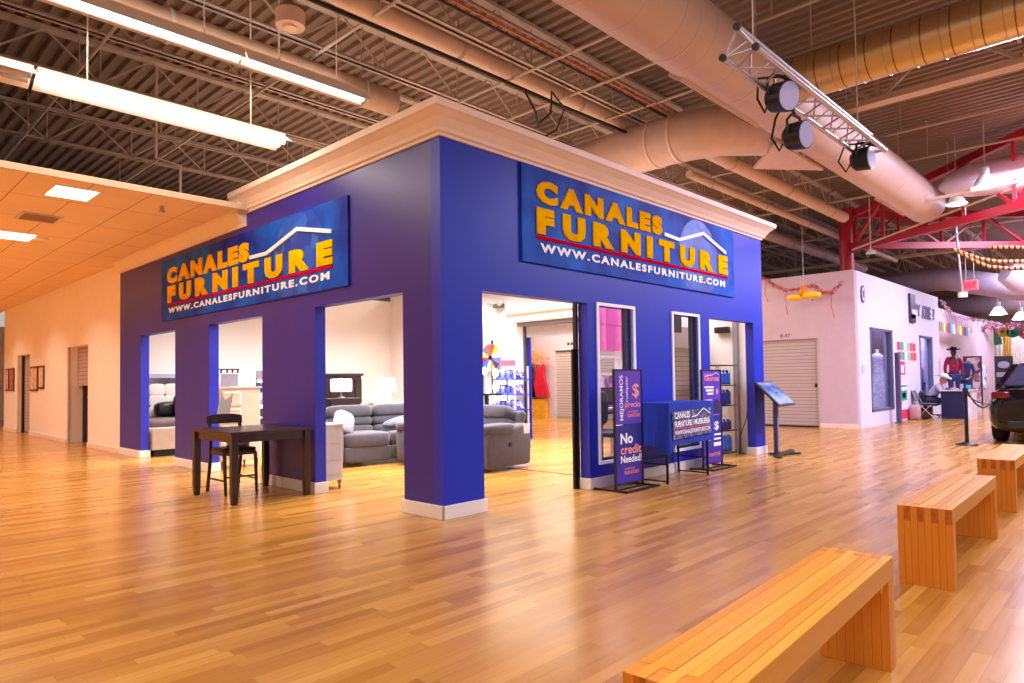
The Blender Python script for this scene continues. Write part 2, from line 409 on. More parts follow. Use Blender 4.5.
baseb('baseboard_left_far', [(-bt, 0, 9.2, DA[0], 0, .1), (-bt, 0, DA[1], DB[0], 0, .1), (-bt, 0, DB[1], 20, 0, .1), (-8, 3, 27.48, 27.5, 0, .12)], m_cream)
# closed and half closed roller shutters in the cream wall
d = sthing('door_1', (.2, 12.1, 0))
MB().box(.2, .23, DA[0], DA[1], 1.27, 2.13).build('roller_curtain', m_slat, d)
MB().box(.02, .05, DA[1]-.02, DA[1], 0, 2.13).build('guide_rail', m_steel, d)
d['label'] = 'half raised roller shutter doorway with dark room behind'
struct(MB().box(.3, .33, DA[0]-.2, DA[1]+.2, 0, 2.3).build('wall_shade_sheet', m_dark))  # black sheet painted as the shade inside the half open doorway
MB().tube([(.1, 11.62, 1.3), (.1, 11.6, 1.15), (.1, 11.66, 1.02), (.1, 11.6, .9)], .012, 6).build('pull_cord', m_stone, d)
d = sthing('door_2', (.2, 17.4, 0)); d['label'] = 'closed roller shutter doorway in the cream wall'
MB().box(.16, .19, DB[0], DB[1], 0.02, 2.13).build('roller_curtain', m_slat, d)
MB().box(.1, .16, DB[1]-.06, DB[1], 0, 2.13).build('guide_rail', m_black, d)
# crown moulding of the store (profile swept round the corner)
def crown(path, prof, name, label=None, m=m_cream, ztop=0):
    """path of XY points (outside on the left hand side negative); prof (out, z) list"""
    mb = MB(); rings = []
    n = len(path)
    for i, p in enumerate(path):
        p = Vector(p)
        def nrm(a, b):
            d = (Vector(b)-Vector(a)).normalized(); return Vector((d.y, -d.x))
        if i == 0: k = nrm(path[0], path[1])
        elif i == n-1: k = nrm(path[-2], path[-1])
        else:
            a = nrm(path[i-1], path[i]); b = nrm(path[i], path[i+1]); k = (a+b)/(1+a.dot(b))
        rings += [(p.x+k.x*o, p.y+k.y*o, z) for o, z in prof]
    m_ = len(prof)
    mb.add(rings, [(i*m_+j, (i+1)*m_+j, (i+1)*m_+(j+1)%m_, i*m_+(j+1)%m_) for i in range(n-1) for j in range(m_)])
    mb.add(rings[:m_], [tuple(range(m_))]); mb.add(rings[-m_:], [tuple(range(m_-1,-1,-1))])
    o = struct(mb.build(name, m)); 
    if label: o['label'] = label
    return o
prof = [(-.02, 3.505), (.02, 3.505), (.025, 3.53), (.05, 3.54), (.06, 3.57), (.11, 3.64), (.17, 3.69), (.19, 3.70), (.195, 3.765), (.14, 3.775), (-.02, 3.775)]
crown([(-.0, 4.1), (0, 0), (6.89, 0), (6.89, .5)], prof, 'trim_1', 'cream crown moulding round the top of the blue store')
# low tiled ceiling of the left hall, with its moulding
struct(MB().box(-10, 0, 3.86, 27.5, 3.53, 3.6).build('ceiling_low', m_tile, origin=(0,0,0)), 'peach tiled suspended ceiling over the left hall')
struct(MB().box(-10, .0, 3.83, 3.86, 3.52, 3.585).build('trim_2', M('fascia_paint', (214, 180, 152))))
crown([(0, 9.2), (0, 3.95)], [(0, 3.34), (.02, 3.34), (.03, 3.38), (.08, 3.43), (.13, 3.49), (.14, 3.53), (0, 3.53)], 'trim_3', 'crown moulding under the tiled ceiling')
struct(MB().box(-.15, .0, 3.9, 4.15, 3.5, 3.775).build('trim_4', m_cream))
for i, (x0, x1, y0, y1, lab) in enumerate([(-2.08, -1.65, 4.2, 4.74, 'square lit ceiling panel nearest the dark open roof'), (-2.25, -1.65, 7.35, 7.95, 'second lit ceiling panel, beyond the square vent'), (-2.2, -1.65, 10.2, 10.8, 'third lit ceiling panel, at the left edge of the photo'), (-2.2, -1.6, 13.6, 14.2, 'lit panel further down the left hall'), (-2.2, -1.6, 17.6, 18.2, 'lit panel near the far end of the left hall')]):
    t = thing('ceiling_light', lab, 'ceiling light', ((x0+x1)/2, (y0+y1)/2, 3.515))
    f = MB()
    for b in [(x0-.02, x1+.02, y0-.02, y0), (x0-.02, x1+.02, y1, y1+.02), (x0-.02, x0, y0, y1), (x1, x1+.02, y0, y1)]: f.box(*b, 3.52, 3.532)
    f.build('light_frame', m_cream, t); MB().box(x0, x1, y0, y1, 3.522, 3.53).build('diffuser', m_panel, t)
t = thing('ceiling_vent', 'grey louvred air vent in the tiled ceiling', 'vent', (-1.87, 6.1, 3.51))
f = MB()
for b in [(-2.1, -1.64, 5.84, 5.87), (-2.1, -1.64, 6.31, 6.34), (-2.1, -2.07, 5.87, 6.31), (-1.67, -1.64, 5.87, 6.31)]: f.box(*b, 3.515, 3.532)
f.build('vent_frame', m_stone, t)
f = MB()
for k in range(9): f.box(-2.07, -1.67, 5.885+k*.048, 5.905+k*.048, 3.512, 3.53)
f.build('louvre', M('vent_metal', (170, 130, 100), rough=.5), t)
tag(MB().cyl((-.9, 4.4, 3.47), (-.9, 4.4, 3.53), .025, n=10).lathe([(.0, 3.455), (.04, 3.457), (.04, 3.463), (0, 3.465)], (-.9,4.4,0), 12).build('ceiling_sprinkler', m_steel), 'small sprinkler under the tiled ceiling corner', 'sprinkler')
tag(MB().cyl((-1.55, 7.6, 3.5), (-1.55, 7.6, 3.53), .09, .1, n=20).build('smoke_detector', m_cream), 'round smoke detector on the tiled ceiling', 'detector')

# store interior: back wall, end wall with wide opening
struct(MB().box(.3, 6.89, 10.1, 10.2, 0, 3.4).build('wall_back', m_white), 'white back wall of the furniture store')
mb = MB(); mb.box(6.76, 6.89, TH, 2.0, 0, ZT).box(6.76, 6.89, 2.0, 5.2, 2.30, ZT).box(6.76, 6.89, 5.2, 10.1, 0, ZT)
struct(mb.build('wall_end_right', [m_white]), 'white end wall of the furniture store')
struct(MB().box(6.742, 6.76, 5.04, 5.2, 0, 2.3).box(6.742,6.9,5.18,5.2,0,2.3).build('trim_5', m_blue2))
struct(MB().box(.14, .3, 9.2, 10.1, 0, 3.4).build('wall_left_inner', m_white))
# roller housing over the opening
t = thing('roller_housing', 'white roller shutter housing above the wide opening inside the store', 'shutter', (6.6, 4, 2.4))
MB().box(6.45, 6.75, 2.0, 5.5, 2.48, 2.74).build('hood', m_white, t, bevel=.03)
MB().box(6.40, 6.45, 1.95, 5.55, 2.66, 2.74).build('hood_lip', m_cream, t, bevel=.01)
MB().box(6.70, 6.73, 2.05, 5.15, 2.17, 2.48).build('rolled_curtain', m_stone, t)
MB().box(6.5, 6.7, 2.05, 5.2, 2.40, 2.48).build('shaft_slot', M('slot_grey', (110, 104, 110)), t)
MB().box(6.66, 6.74, 5.12, 5.18, 0, 2.5).build('guide_rail', M('rail_grey', (80, 74, 86), rough=.4), t)
# thin metal threshold inside the shop floor
tag(MB().box(2.95, 2.98, .3, 2.2, .0, .006).build('floor_threshold', M('threshold', (120, 84, 60), rough=.3, metal=.5)), 'thin dark threshold strip across the store floor', 'threshold')

# plane of shuttered units behind the store (x = 12.91)
UY = .40; UX = 12.91; UH = 3.73
m_lavs = M('unit_side_paint', (204, 178, 190), rough=.6, var=.03)
mb = MB()
KS = (1.24, 3.7)
mb.box(UX, UX+.2, UY, KS[0], 0, UH); mb.box(UX, UX+.2, KS[0], KS[1], 2.17, UH)
mb.box(UX, UX+.2, KS[1], 7.2, 0, UH); mb.box(UX, UX+.2, 7.2, 9.6, 2.2, UH); mb.box(UX, UX+.2, 9.6, 14, 0, UH)
struct(mb.build('wall_unit_side', m_lavs, origin=(UX, 5, 0)), 'pinkish white wall of the closed unit with the roller shutter')
baseb('baseboard_unit', [(UX-.015, UX, UY-.015, KS[0], 0, .11), (UX-.015, UX, KS[1], 7.2, 0, .11)], m_cream)
W1 = (13.99, 15.87, .36, 2.43); W2 = (18.69, 20.2, .45, 2.41)
mb = MB(); p = UX+.2
for a, b, c, e in (W1, W2):
    mb.box(p, a, UY, UY+.2, 0, UH); mb.box(a, b, UY, UY+.2, 0, c); mb.box(a, b, UY, UY+.2, e, UH); p = b
mb.box(p, 21.2, UY, UY+.2, 0, UH)
struct(mb.build('wall_unit_front', m_lav, origin=(17, UY, 0)), 'bright lavender white wall of the western wear unit')
struct(MB().box(21.0, 21.2, .6, 3.2, 0, UH).box(13.11, 21, 2.4, 2.5, 0, UH).build('wall_unit_inner', m_lav))
d = sthing('door_3', (UX, 2.5, 0)); d['label'] = 'closed grey roller shutter of the unit beside the blue store'
MB().box(UX+.06, UX+.09, KS[0], KS[1], .02, 2.17).build('roller_curtain', m_slat, d)
MB().box(UX-.01, UX+.06, KS[0]-.0, KS[0]+.04, 0, 2.17).box(UX-.01, UX+.06, KS[1]-.04, KS[1], 0, 2.17).build('guide_rail', M('rail_beige', (190, 170, 165), rough=.4), d)
MB().box(UX+.04, UX+.1, KS[0], KS[1], 0, .04).build('bottom_bar', m_black, d)
MB().box(UX+.02, UX+.06, 1.3, 1.36, .98, 1.06).build('lock', m_black, d)
d = sthing('door_4', (UX, 8.4, 0)); d['label'] = 'closed roller shutter seen through the store opening'
MB().box(UX+.06, UX+.09, 7.2, 9.6, .02, 2.2).build('roller_curtain', m_slat, d)
MB().box(UX-.02, UX+.06, 9.56, 9.62, 0, 2.24).box(UX-.02, UX+.06, 7.2, 9.6, 2.2, 2.24).build('guide_rail', m_stone, d)
tag(put_text(MB(), 'K-97', (UX-.005, 2.15, 2.22), (0,-1,0), (0,0,1), (-1,0,0), .24, .09, bold=.01).build('unit_number', m_black), 'black unit number K-97 over the grey roller shutter', 'sign')
tag(MB().box(UX-.01, UX, 8.82, 8.9, 2.36, 2.44).box(UX-.01, UX, 8.96, 9.04, 2.36, 2.44).build('unit_number', m_black), 'small dark number plates over the shutter seen through the store', 'sign')
# far scenery on the right
struct(MB().box(21.2, 34.6, .9, 1.1, 0, 3.6).build('wall_far_right', m_lavs), 'pale grey wall beyond the western wear unit')
struct(MB().box(46, 46.2, -16, 10, 0, 6).build('wall_end_right_far', M('far_wall', (205, 178, 176), var=.1, scale=.5)))

struct(MB().box(13.12, 20.98, .61, 2.39, 3.40, 3.46).build('ceiling_unit', m_lav))
# windows of the store
def store_window(n, x0, x1, label):
    w = sthing('window_%d' % n, ((x0+x1)/2, 0, .27)); w['label'] = label
    f = MB(); z0, z1 = .265, 2.145; t = .035
    f.box(x0, x0+t, -.02, .03, z0, z1).box(x1-t, x1, -.02, .03, z0, z1).box(x0+t, x1-t, -.02, .03, z0, z0+t).box(x0+t, x1-t, -.02, .03, z1-t, z1)
    f.build('window_frame', M('brightened_white_frame', (244, 242, 250), rough=.4, emit=(225,225,255), estr=.18), w)  # faint glow added so the frame looks better lit
    g = MB(); g.box(x1-t-.14, x1-t-.10, .04, .07, z0+t, z1-t); g.box(x1-t-.02, x1-t, .03, .07, z0+t, z1-t); g.box(x0+t, x1-t, .03, .06, z0+t, z0+t+.03)
    g.build('inner_frame', m_black, w)
    MB().add([(x0+t, .045, z0+t), (x1-t, .045, z0+t), (x1-t, .045, z1-t), (x0+t, .045, z1-t)], [(0,1,2,3)]).build('pane', glass('window_glass'), w)
store_window(1, 2.335, 3.12, 'tall white framed store window with pink panels behind')
store_window(2, 4.0, 4.75, 'tall white framed store window showing a roller shutter')
def unit_window(n, w4, label):
    x0, x1, z0, z1 = w4
    w = sthing('window_%d' % n, ((x0+x1)/2, UY, z0)); w['label'] = label
    f = MB(); t = .06
    f.box(x0, x0+t, UY-.02, UY+.1, z0, z1).box(x1-t*2.4, x1, UY-.02, UY+.1, z0, z1).box(x0, x1, UY-.02, UY+.1, z0, z0+t).box(x0, x1, UY-.02, UY+.1, z1-t, z1)
    f.build('window_frame', M('grey_blue_frame', (120, 126, 160), rough=.35, metal=.4), w)
    MB().add([(x0+t, UY+.04, z0+t), (x1-t, UY+.04, z0+t), (x1-t, UY+.04, z1-t), (x0+t, UY+.04, z1-t)], [(0,1,2,3)]).build('pane', glass('window_glass'), w)
unit_window(3, W1, 'unit window with a white lace gown on show')
unit_window(4, W2, 'second unit window with dressed figures on show')

# ================================================================== HIGH ROOF
DZ = 6.05
def deck():
    mb = MB(); vs = []; fs = []
    x = -10.; i = 0; prof = []
    while x < 47:
        prof += [(x, DZ), (x+.07, DZ), (x+.095, DZ-.05), (x+.165, DZ-.05)]; x += .19
    prof.append((x, DZ))
    for px, pz in prof: vs += [(px, -16, pz), (px, 30, pz)]
    fs = [(2*k, 2*k+1, 2*k+3, 2*k+2) for k in range(len(prof)-1)]
    mb.add(vs, fs)
    # lid so no sky shows
    mb.box(-10, 47.3, -16, 30, DZ+.02, DZ+.08)
    return mb
struct(deck().build('ceiling', m_deck, origin=(0,0,DZ)), 'corrugated steel roof deck painted brownish pink')
# bar joists along X
def joist(y, x0, x1, zb, zt, label):
    t = thing('bar_joist', label, 'joist', ((x0+x1)/2, y, zb), 'open web bar joists under the roof deck')
    m = MB(); m.box(x0, x1, y-.07, y-.015, zb, zb+.012).box(x0, x1, y+.015, y+.07, zb, zb+.012).box(x0, x1, y-.027, y-.015, zb, zb+.05).box(x0, x1, y+.015, y+.027, zb, zb+.05)
    m.build('bottom_chord', m_steel, t)
    m = MB(); m.box(x0, x1, y-.07, y+.07, zt-.05, zt-.0)
    m.build('top_chord', m_steel, t)
    m = MB(); n = int((x1-x0)/.62); s = (x1-x0)/n
    for k in range(n):
        a = (x0+k*s, y, zb+.02 if k % 2 else zt-.03); b = (x0+(k+1)*s, y, zt-.03 if k % 2 else zb+.02)
        m.bar(a, b, .022)
        if k % 2: m.bar((a[0], y, zb+.02), (a[0], y, zt-.03), .016)
    m.build('web', m_steel, t)
JL = 'open web steel bar joist running under the roof deck'
for k, y in enumerate([-6.25, -3.6, -.25, 1.25, 2.75, 4.25, 5.75, 7.3, 8.8]):
    for a, b in ((-9.9, -3.4), (-3.2, 6.6), (6.95, 14.0), (14.3, 21.5), (21.7, 30)):
        if a > 20 and y < -5: continue
        if a < -5 and y < 2: continue
        joist(y, a, b, 5.42, 6.0, JL)
# joist girders along Y
def girder(x, y0, y1, zb, zt, label, w=.2):
    t = thing('joist_girder', label, 'girder', (x, (y0+y1)/2, zb))
    MB().box(x-w/2, x+w/2, y0, y1, zb, zb+.02).box(x-.05, x-.03, y0, y1, zb, zb+.1).box(x+.03, x+.05, y0, y1, zb, zb+.1).build('bottom_chord', m_cream, t)
    MB().box(x-w/2, x+w/2, y0, y1, zt-.08, zt).build('top_chord', m_steel, t)
    m = MB(); n = int((y1-y0)/.85); s = (y1-y0)/n
    for k in range(n):
        a = (x, y0+k*s, zb+.05 if k % 2 else zt-.06); b = (x, y0+(k+1)*s, zt-.06 if k % 2 else zb+.05)
        m.bar(a, b, .07, .05)
        if k % 2: m.bar((x, a[1], zb+.05), (x, a[1], zt-.06), .07, .05)
    m.build('web', m_steel, t)
girder(6.78, -8, 14, 5.2, 6.0, 'deep steel girder crossing behind the beige duct above the blue store')
girder(-3.3, 2, 14, 5.2, 6.0, 'deep steel girder crossing above the tiled ceiling at upper left')
girder(21.6, -8, 12, 5.2, 6.0, 'deep steel girder far beyond the red truss')
# cross bridging and sprinkler pipes along Y
for i, (x, z, y0, y1, lab) in enumerate([(-1.6, 5.36, 1.3, 12, 'thin pale pipe crossing behind the long fluorescent light'), (.3, 5.3, .4, 12, 'thin pale pipe crossing near the blush bell horn'), (2.35, 5.2, -6, 9, 'thin pipe crossing over the cornice corner'), (3.4, 5.25, -6, 9, 'thin pipe crossing left of the slotted duct'), (4.6, 5.3, -6, 9, 'thin pipe crossing next to the branch duct'), (8.6, 5.3, -6, 9, 'first thin pipe beyond the girder'), (10.4, 5.3, -6, 9, 'second thin pipe beyond the girder'), (12.1, 5.2, -6, 9, 'long sprinkler pipe ending by the red column'), (16.2, 5.2, -6, 9, 'thin pipe beyond the red column')]):
    r = .03 if x > 11 else .02
    m = MB().cyl((x, y0, z), (x, y1, z), r, n=8)
    for k in range(int(y0)+1, int(y1), 3): m.cyl((x, k+.3, z), (x, k+.3, 5.99), .008, n=6)
    tag(m.build('sprinkler_pipe', m_steel), lab, 'pipe')
# pipes and ducts along X
def xpipe(name, y, z, r, x0, x1, mat, lab, cat='pipe', bands=None):
    t = thing(name, lab, cat, ((x0+x1)/2, y, z-r))
    MB().cyl((x0, y, z), (x1, y, z), r, n=24).build('pipe_run', mat, t)
    x = x0+.8
    while x < x1-.3:
        m = MB(); m.lathe([(r+.002, -.02), (r+.014, -.02), (r+.014, .02), (r+.002, .02)], (x, y, z), 24, mat=Matrix.Rotation(PI/2, 3, 'Y')); m.cyl((x, y, z+r), (x, y, 5.99), .006, n=5)
        m.build('hanger', m_steel, t); x += bands or 2.4
    return t
m_pinkduct = M('pink_beige_duct_paint', (218, 192, 180), rough=.4, var=.05)
xpipe('round_duct', 1.5, 5.4, .12, -4, 6.6, m_pinkduct, 'slim round beige duct running over the cornice corner', 'duct')
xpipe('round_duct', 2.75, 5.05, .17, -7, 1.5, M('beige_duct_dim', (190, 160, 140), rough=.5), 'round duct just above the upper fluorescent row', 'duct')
xpipe('round_duct', .45, 4.9, .12, 6.0, 12.5, m_pinkduct, 'slim white duct ending at the red column', 'duct')
xpipe('round_duct', 1.28, 4.9, .07, 6.9, 20, m_pinkduct, 'slim grey duct left of the one ending at the red column', 'duct')
xpipe('round_duct', 2.5, 4.9, .12, 9, 21, m_pinkduct, 'slim duct low over the far units', 'duct')
m_cable = M('black_cable', (20, 16, 16), rough=.6)
tag(MB().tube([(-2.5, 1.38, 5.14), (-.5, 1.36, 5.12), (1.5, 1.32, 5.13), (3.2, 1.28, 5.11), (5, 1.28, 5.15), (6.5, 1.3, 5.2)], .025, 6).build('black_cable', m_cable), 'thick black cable slung beside the slim beige duct', 'cable')
tag(MB().tube([(2.6, 1.3, 5.1), (2.75, 1.25, 4.85), (2.9, 1.35, 4.75), (3.0, 1.2, 4.9), (2.85, 1.05, 5.1), (3.3, 1.2, 5.05), (3.35, 1.4, 4.8), (3.2, 1.5, 4.7)], .014, 6).build('cable_coil', m_cable), 'loose loops of black cable above the store cornice', 'cable')
for i, (y, c, lab) in enumerate([(.60, (200, 96, 40), 'orange conduit in the bundle right of the slim duct'), (.50, (150, 120, 120), 'grey conduit in the bundle right of the slim duct'), (.70, (60, 50, 56), 'dark conduit in the bundle right of the slim duct')]):
    tag(MB().cyl((-3, y, 5.3), (6.6, y, 5.3), .014 if i == 0 else .02, n=8).build('conduit', M('conduit%d' % i, c, rough=.4)), lab, 'conduit')

# main duct, with slot diffusers, and its branches
t = thing('air_duct', 'largest round beige air duct running away above the stage lights', 'duct', (4, -1.17, 4.5))
R = .385; Yd = -1.17; Zd = 4.9
MB().cyl((-6, Yd, Zd), (12.6, Yd, Zd), R, n=48).lathe([(R, 0), (R*.97, .03), (R*.9, .06), (0, .07)], (12.6, Yd, Zd), 32, mat=Matrix.Rotation(PI/2, 3, 'Y')).build('duct_body', m_ductpaint, t)
for x in (-2.4, -.9, .6, 2.1, 3.6, 5.1, 6.6, 8.1, 9.6, 11.1):
    MB().lathe([(R, -.012), (R+.005, -.012), (R+.005, .012), (R, .012)], (x, Yd, Zd), 40, mat=Matrix.Rotation(PI/2, 3, 'Y')).build('duct_seam', m_pinkduct, t)
for x0, x1 in ((2.6, 4.6), (10.1, 11.6)):
    A = math.radians(228-180)  # slot sits low on the far side
    c = (0, Yd+R*.80, Zd-R*.60)
    q = Matrix.Translation(((x0+x1)/2, Yd, Zd)) @ Matrix.Rotation(math.radians(36), 4, 'X')
    s = MB().box(-(x1-x0)/2, (x1-x0)/2, -.09, .09, -R-.035, -R+.05, mat=q).build('slot_diffuser', m_pinkduct, t)
    MB().box(-(x1-x0)/2+.05, (x1-x0)/2-.05, -.045, -.02, -R-.038, -R-.03, mat=q).box(-(x1-x0)/2+.05, (x1-x0)/2-.05, .015, .04, -R-.038, -R-.03, mat=q).build('slot', m_dark, s)
m = MB()
for x in (.8, 4.2, 7.6, 10.6): m.cyl((x, Yd, Zd+R), (x, Yd, 5.99), .008, n=6)
m.build('hanger_rod', m_steel, t)
# branch duct to the left (over the store)
t = thing('air_duct', 'fat beige branch duct reaching over the blue store cornice', 'duct', (4.9, 1.5, 4.5))
MB().tube([(6.1, Yd+.1, Zd-.05), (5.75, -.55, Zd), (5.35, -.1, Zd+.02), (5.2, .5, Zd+.02), (5.2, 6.5, Zd+.02)], [.3, .36, .37, .36, .36], 32).build('duct_body', m_pinkduct, t)
m = MB()
for y in (.5, .9): m.lathe([(.36, -.02), (.375, -.02), (.375, .02), (.36, .02)], (5.2, y, Zd+.02), 32, mat=Matrix.Rotation(PI/2, 3, 'X'))
m.build('duct_collar', m_cream, t)
MB().prism([(-.9, 0), (.9, 0), (0, .75)], (6.3, Yd+.25, 4.53), (1,0,0), (0,1,0), (0,0,1), .04).build('saddle_plate', m_pinkduct, t)
# gold coloured spiral duct to the right
t = thing('air_duct', 'bare galvanised spiral duct with a gold tone above the stage lights', 'duct', (4.6, -4, 4.8))
MB().cyl((4.65, -1.2, 5.0), (4.65, -9, 5.0), .265, n=40).build('duct_body', m_galv, t)
m = MB()
y = -1.7
while y > -8.8:
    m.lathe([(.265, -.006), (.272, -.006), (.272, .006), (.265, .006)], (4.65, y, 5.0), 36, mat=Matrix.Rotation(PI/2, 3, 'X')); y -= .28
m.build('duct_rib', M('galv_rib', (190, 170, 130), rough=.35, metal=.7), t)
# far grey curved duct and the white one by the exit sign
t = thing('air_duct', 'long grey duct arching beyond the white unit', 'duct', (24, 3, 4.2))
MB().tube([(25, 9, 4.5), (25, 6, 4.62), (25, 3, 4.78), (25, .8, 4.75), (25, -1.2, 4.2), (25, -3.5, 3.9)], .42, 28).build('duct_body', M('grey_duct', (176, 158, 176), rough=.5), t)
t = thing('air_duct', 'wide brown grey duct low in the far dark roof', 'duct', (33, 3, 4.2))
MB().tube([(33, 9, 4.4), (33, 3, 4.4), (33, -6, 4.3)], .5, 24).build('duct_body', M('brown_duct', (120, 100, 104), rough=.6), t)
t = thing('air_duct', 'white duct end swelling behind the striped rope garland', 'duct', (19, -2.5, 3.6))
MB().tube([(18.5, -1.75, 4.0), (18.7, -2.0, 3.85), (19.5, -3.0, 3.6), (20.5, -4.5, 3.5)], [.28, .42, .5, .5], 28).build('duct_body', M('white_duct', (214, 200, 216), rough=.5), t)
t = thing('air_duct', 'pale boat shaped duct above the bright glaring lamps', 'duct', (12, -3, 4.8))
MB().tube([(11.6, -1.62, 4.98), (11.65, -1.75, 5.0), (11.8, -2.1, 5.06), (12.1, -2.8, 5.1), (12.6, -4, 5.1), (13.4, -6, 5.1)], [.05, .2, .32, .37, .38, .38], 28).build('duct_body', M('white_duct', (214, 200, 216), rough=.5), t)

# red column and trusses
t = thing('red_column', 'red painted round steel column rising above the white unit', 'column', (14.37, .99, 3.46))
MB().cyl((14.37, .99, 3.46), (14.37, .99, 5.5), .17, n=32).build('shaft', m_red, t)
MB().box(14.16, 14.58, .78, 1.20, 5.2, 5.5).build('cap_plate', m_red, t)
def red_truss(a, b, za0, za1, zb0, zb1, n, label, w=.14):
    t = thing('red_truss', label, 'truss', (a[0], a[1], za0))
    MB().bar((*a, za0), (*b, zb0), w, .16).build('bottom_chord', m_red, t)
    MB().bar((*a, za1), (*b, zb1), w, .16).build('top_chord', m_red, t)
    m = MB()
    def P(k, top):
        f = k/n; z0 = za0+(zb0-za0)*f; z1 = za1+(zb1-za1)*f
        return (a[0]+(b[0]-a[0])*f, a[1]+(b[1]-a[1])*f, z1 if top else z0)
    for k in range(n+1):
        m.bar(P(k, 0), P(k, 1), .11, .06)
        if k < n: m.bar(P(k, k % 2), P(k+1, (k+1) % 2), .09, .05)
    m.build('web', m_red, t)
    return t
red_truss((14.37, .9), (9.9, -5.6), 4.46, 5.33, 4.36, 6.0, 7, 'nearest red truss, its top chord climbing to the right edge')
red_truss((14.5, .8), (21.8, -6.2), 4.56, 5.36, 4.56, 5.36, 9, 'level red truss running away behind the nearest one')
red_truss((9.9, -5.6), (21.8, -6.2), 4.36, 5.9, 4.56, 5.36, 6, 'red truss closing the right side of the open bay')
t = thing('tie_rod', 'thin pale brace pipe crossing in front of the red trusses', 'pipe', (14, 0, 4.4))
MB().cyl((14.2, .8, 4.42), (10.9, -4.2, 4.9), .025, n=8).build('rod', m_cream, t)
MB().cyl((11.3, -1.5, 4.7), (11.1, -5, 4.78), .035, n=8).build('rod', m_cream, t)

# fluorescent strips
def strip_light(y, z, segs, label, wd=.3):
    t = thing('fluorescent_light', label, 'ceiling light', (segs[0][0], y, z))
    for a, b, on in segs:
        MB().prism([(-wd/2, 0), (-.05, .1), (.05, .1), (wd/2, 0), (wd/2-.01, 0), (.045, .085), (-.045, .085), (-wd/2+.01, 0)], (a, y, z), (0,1,0), (0,0,1), (1,0,0), b-a).build('reflector', m_white, t)
        MB().box(a, b, y-.035, y+.035, z+.08, z+.14).build('housing', m_cream, t)
        for s in ((-.06, .06) if wd > .25 else (0,)):
            MB().cyl((a+.03, y+s, z+.03), (b-.03, y+s, z+.03), .03, n=12).build('tube', (m_tube if wd > .25 else m_tube2) if on else m_stone, t)
        for x in (a+.4, b-.4): MB().cyl((x, y, z+.14), (x, y, 5.99), .007, n=6).build('hanger_rod', m_cream, t)
strip_light(2.62, 4.03, [(-5.2, -2.60, False), (-2.57, -.16, True)], 'long lit fluorescent strip nearest the tiled ceiling, its left part off', .42)
strip_light(2.30, 4.72, [(-5.0, -2.6, True), (-2.58, -.8, True), (-.78, .75, True)], 'higher lit fluorescent strip above the first one, reaching the cornice', .2)
# bell horn
t = thing('ceiling_horn', 'round pinkish bell shaped fixture hanging from a black cord', 'fixture', (-.5, 1.82, 5.0))
MB().cyl((-.5, 1.82, 5.02), (-.5, 1.82, 5.18), .15, n=24).build('drum', m_pinkduct, t, bevel=.02)
MB().cyl((-.5, 1.82, 5.0), (-.5, 1.82, 5.02), .07, n=20).build('grille', m_cream, t)
MB().box(-.6, -.4, 1.72, 1.92, 5.18, 5.24).build('top_box', M('grey_box', (120, 104, 100)), t)
MB().cyl((-.5, 1.82, 5.24), (-.5, 1.82, 5.99), .012, n=6).build('cord', m_black, t)
tag(MB().tube([(-.9, 4.6, 5.4), (-.9, 4.6, 4.2), (-.6, 4.6, 4.16), (-.6, 4.6, 3.6)], .02, 8).build('drop_pipe', m_steel), 'thin bent drop pipe meeting the tiled ceiling', 'pipe')

# lighting truss and three spotlights
t = thing('lighting_truss', 'triangular aluminium lighting truss hung below the largest duct', 'truss', (.5, -2.64, 3.5))
ch = [(-2.64, 3.70), (-2.77, 3.51), (-2.53, 3.515)]
for y, z in ch:
    c = MB().cyl((.5, y, z), (3.5, y, z), .022, n=14).build('truss_tube', m_chrome, t)
    MB().cyl((.475, y, z), (.5, y, z), .026, n=14).build('end_cap', m_black, c)
m = MB(); n = 14
for k in range(n):
    xa = .5+3*k/n; xb = .5+3*(k+1)/n
    for i in range(3):
        a = ch[i]; b = ch[(i+1) % 3]
        if k % 2: a, b = b, a
        m.cyl((xa, *a), (xb, *b), .008, n=6, caps=False)
for x in (.5, 3.5):
    for i in range(3): m.cyl((x, *ch[i]), (x, *ch[(i+1) % 3]), .008, n=6)
m.build('lacing', m_chrome, t)
for x in (.75, 3.1): MB().cyl((x, -2.64, 3.7), (x, -2.64, 5.99), .006, n=6).build('hanger_cable', m_steel, t)
def spot(loc, aim, yc, zc, label):
    t = thing('stage_spotlight', label, 'spotlight', loc)
    d = Vector(aim).normalized(); c = Vector(loc)
    MB().cyl(c-d*.05, c+d*.09, .108, .118, n=32).cyl(c-d*.09, c-d*.05, .07, .108, n=24).build('can', m_black, t, bevel=.008)
    MB().cyl(c+d*.088, c+d*.098, .105, n=32).build('lens', M('spot_lens', (150, 140, 170), rough=.15, emit=(190, 180, 230), estr=.35), t)
    side = d.cross(Vector((0,0,1))).normalized()
    top = Vector((c.x, yc, zc))
    up = Vector((0,0,1))
    pts = [c+side*.13, c+side*.13+up*.11, c+side*.06+up*.17, c-side*.06+up*.17, c-side*.13+up*.11, c-side*.13]
    MB().tube(pts, .012, 6).build('yoke', m_black, t)
    MB().cyl(c+up*.17, top, .014, n=8).build('clamp', m_black, t)
    MB().tube([c-d*.09, c-d*.15+up*-.1, c-d*.22+up*.02, c-d*.12+up*.15+side*.1, top+Vector((-.15,0,0))], .01, 6).build('power_lead', m_cable, t)
spot((1.25, -2.62, 3.43), (-.30, -.93, -.22), -2.77, 3.51, 'nearest black spotlight on the truss, facing down at us')
spot((1.72, -2.56, 3.26), (-.14, -.98, -.12), -2.53, 3.51, 'middle black spotlight hanging lowest, pale lens facing right')
spot((3.32, -2.6, 3.42), (-.04, -1.0, -.04), -2.77, 3.51, 'farthest black spotlight at the end of the truss')
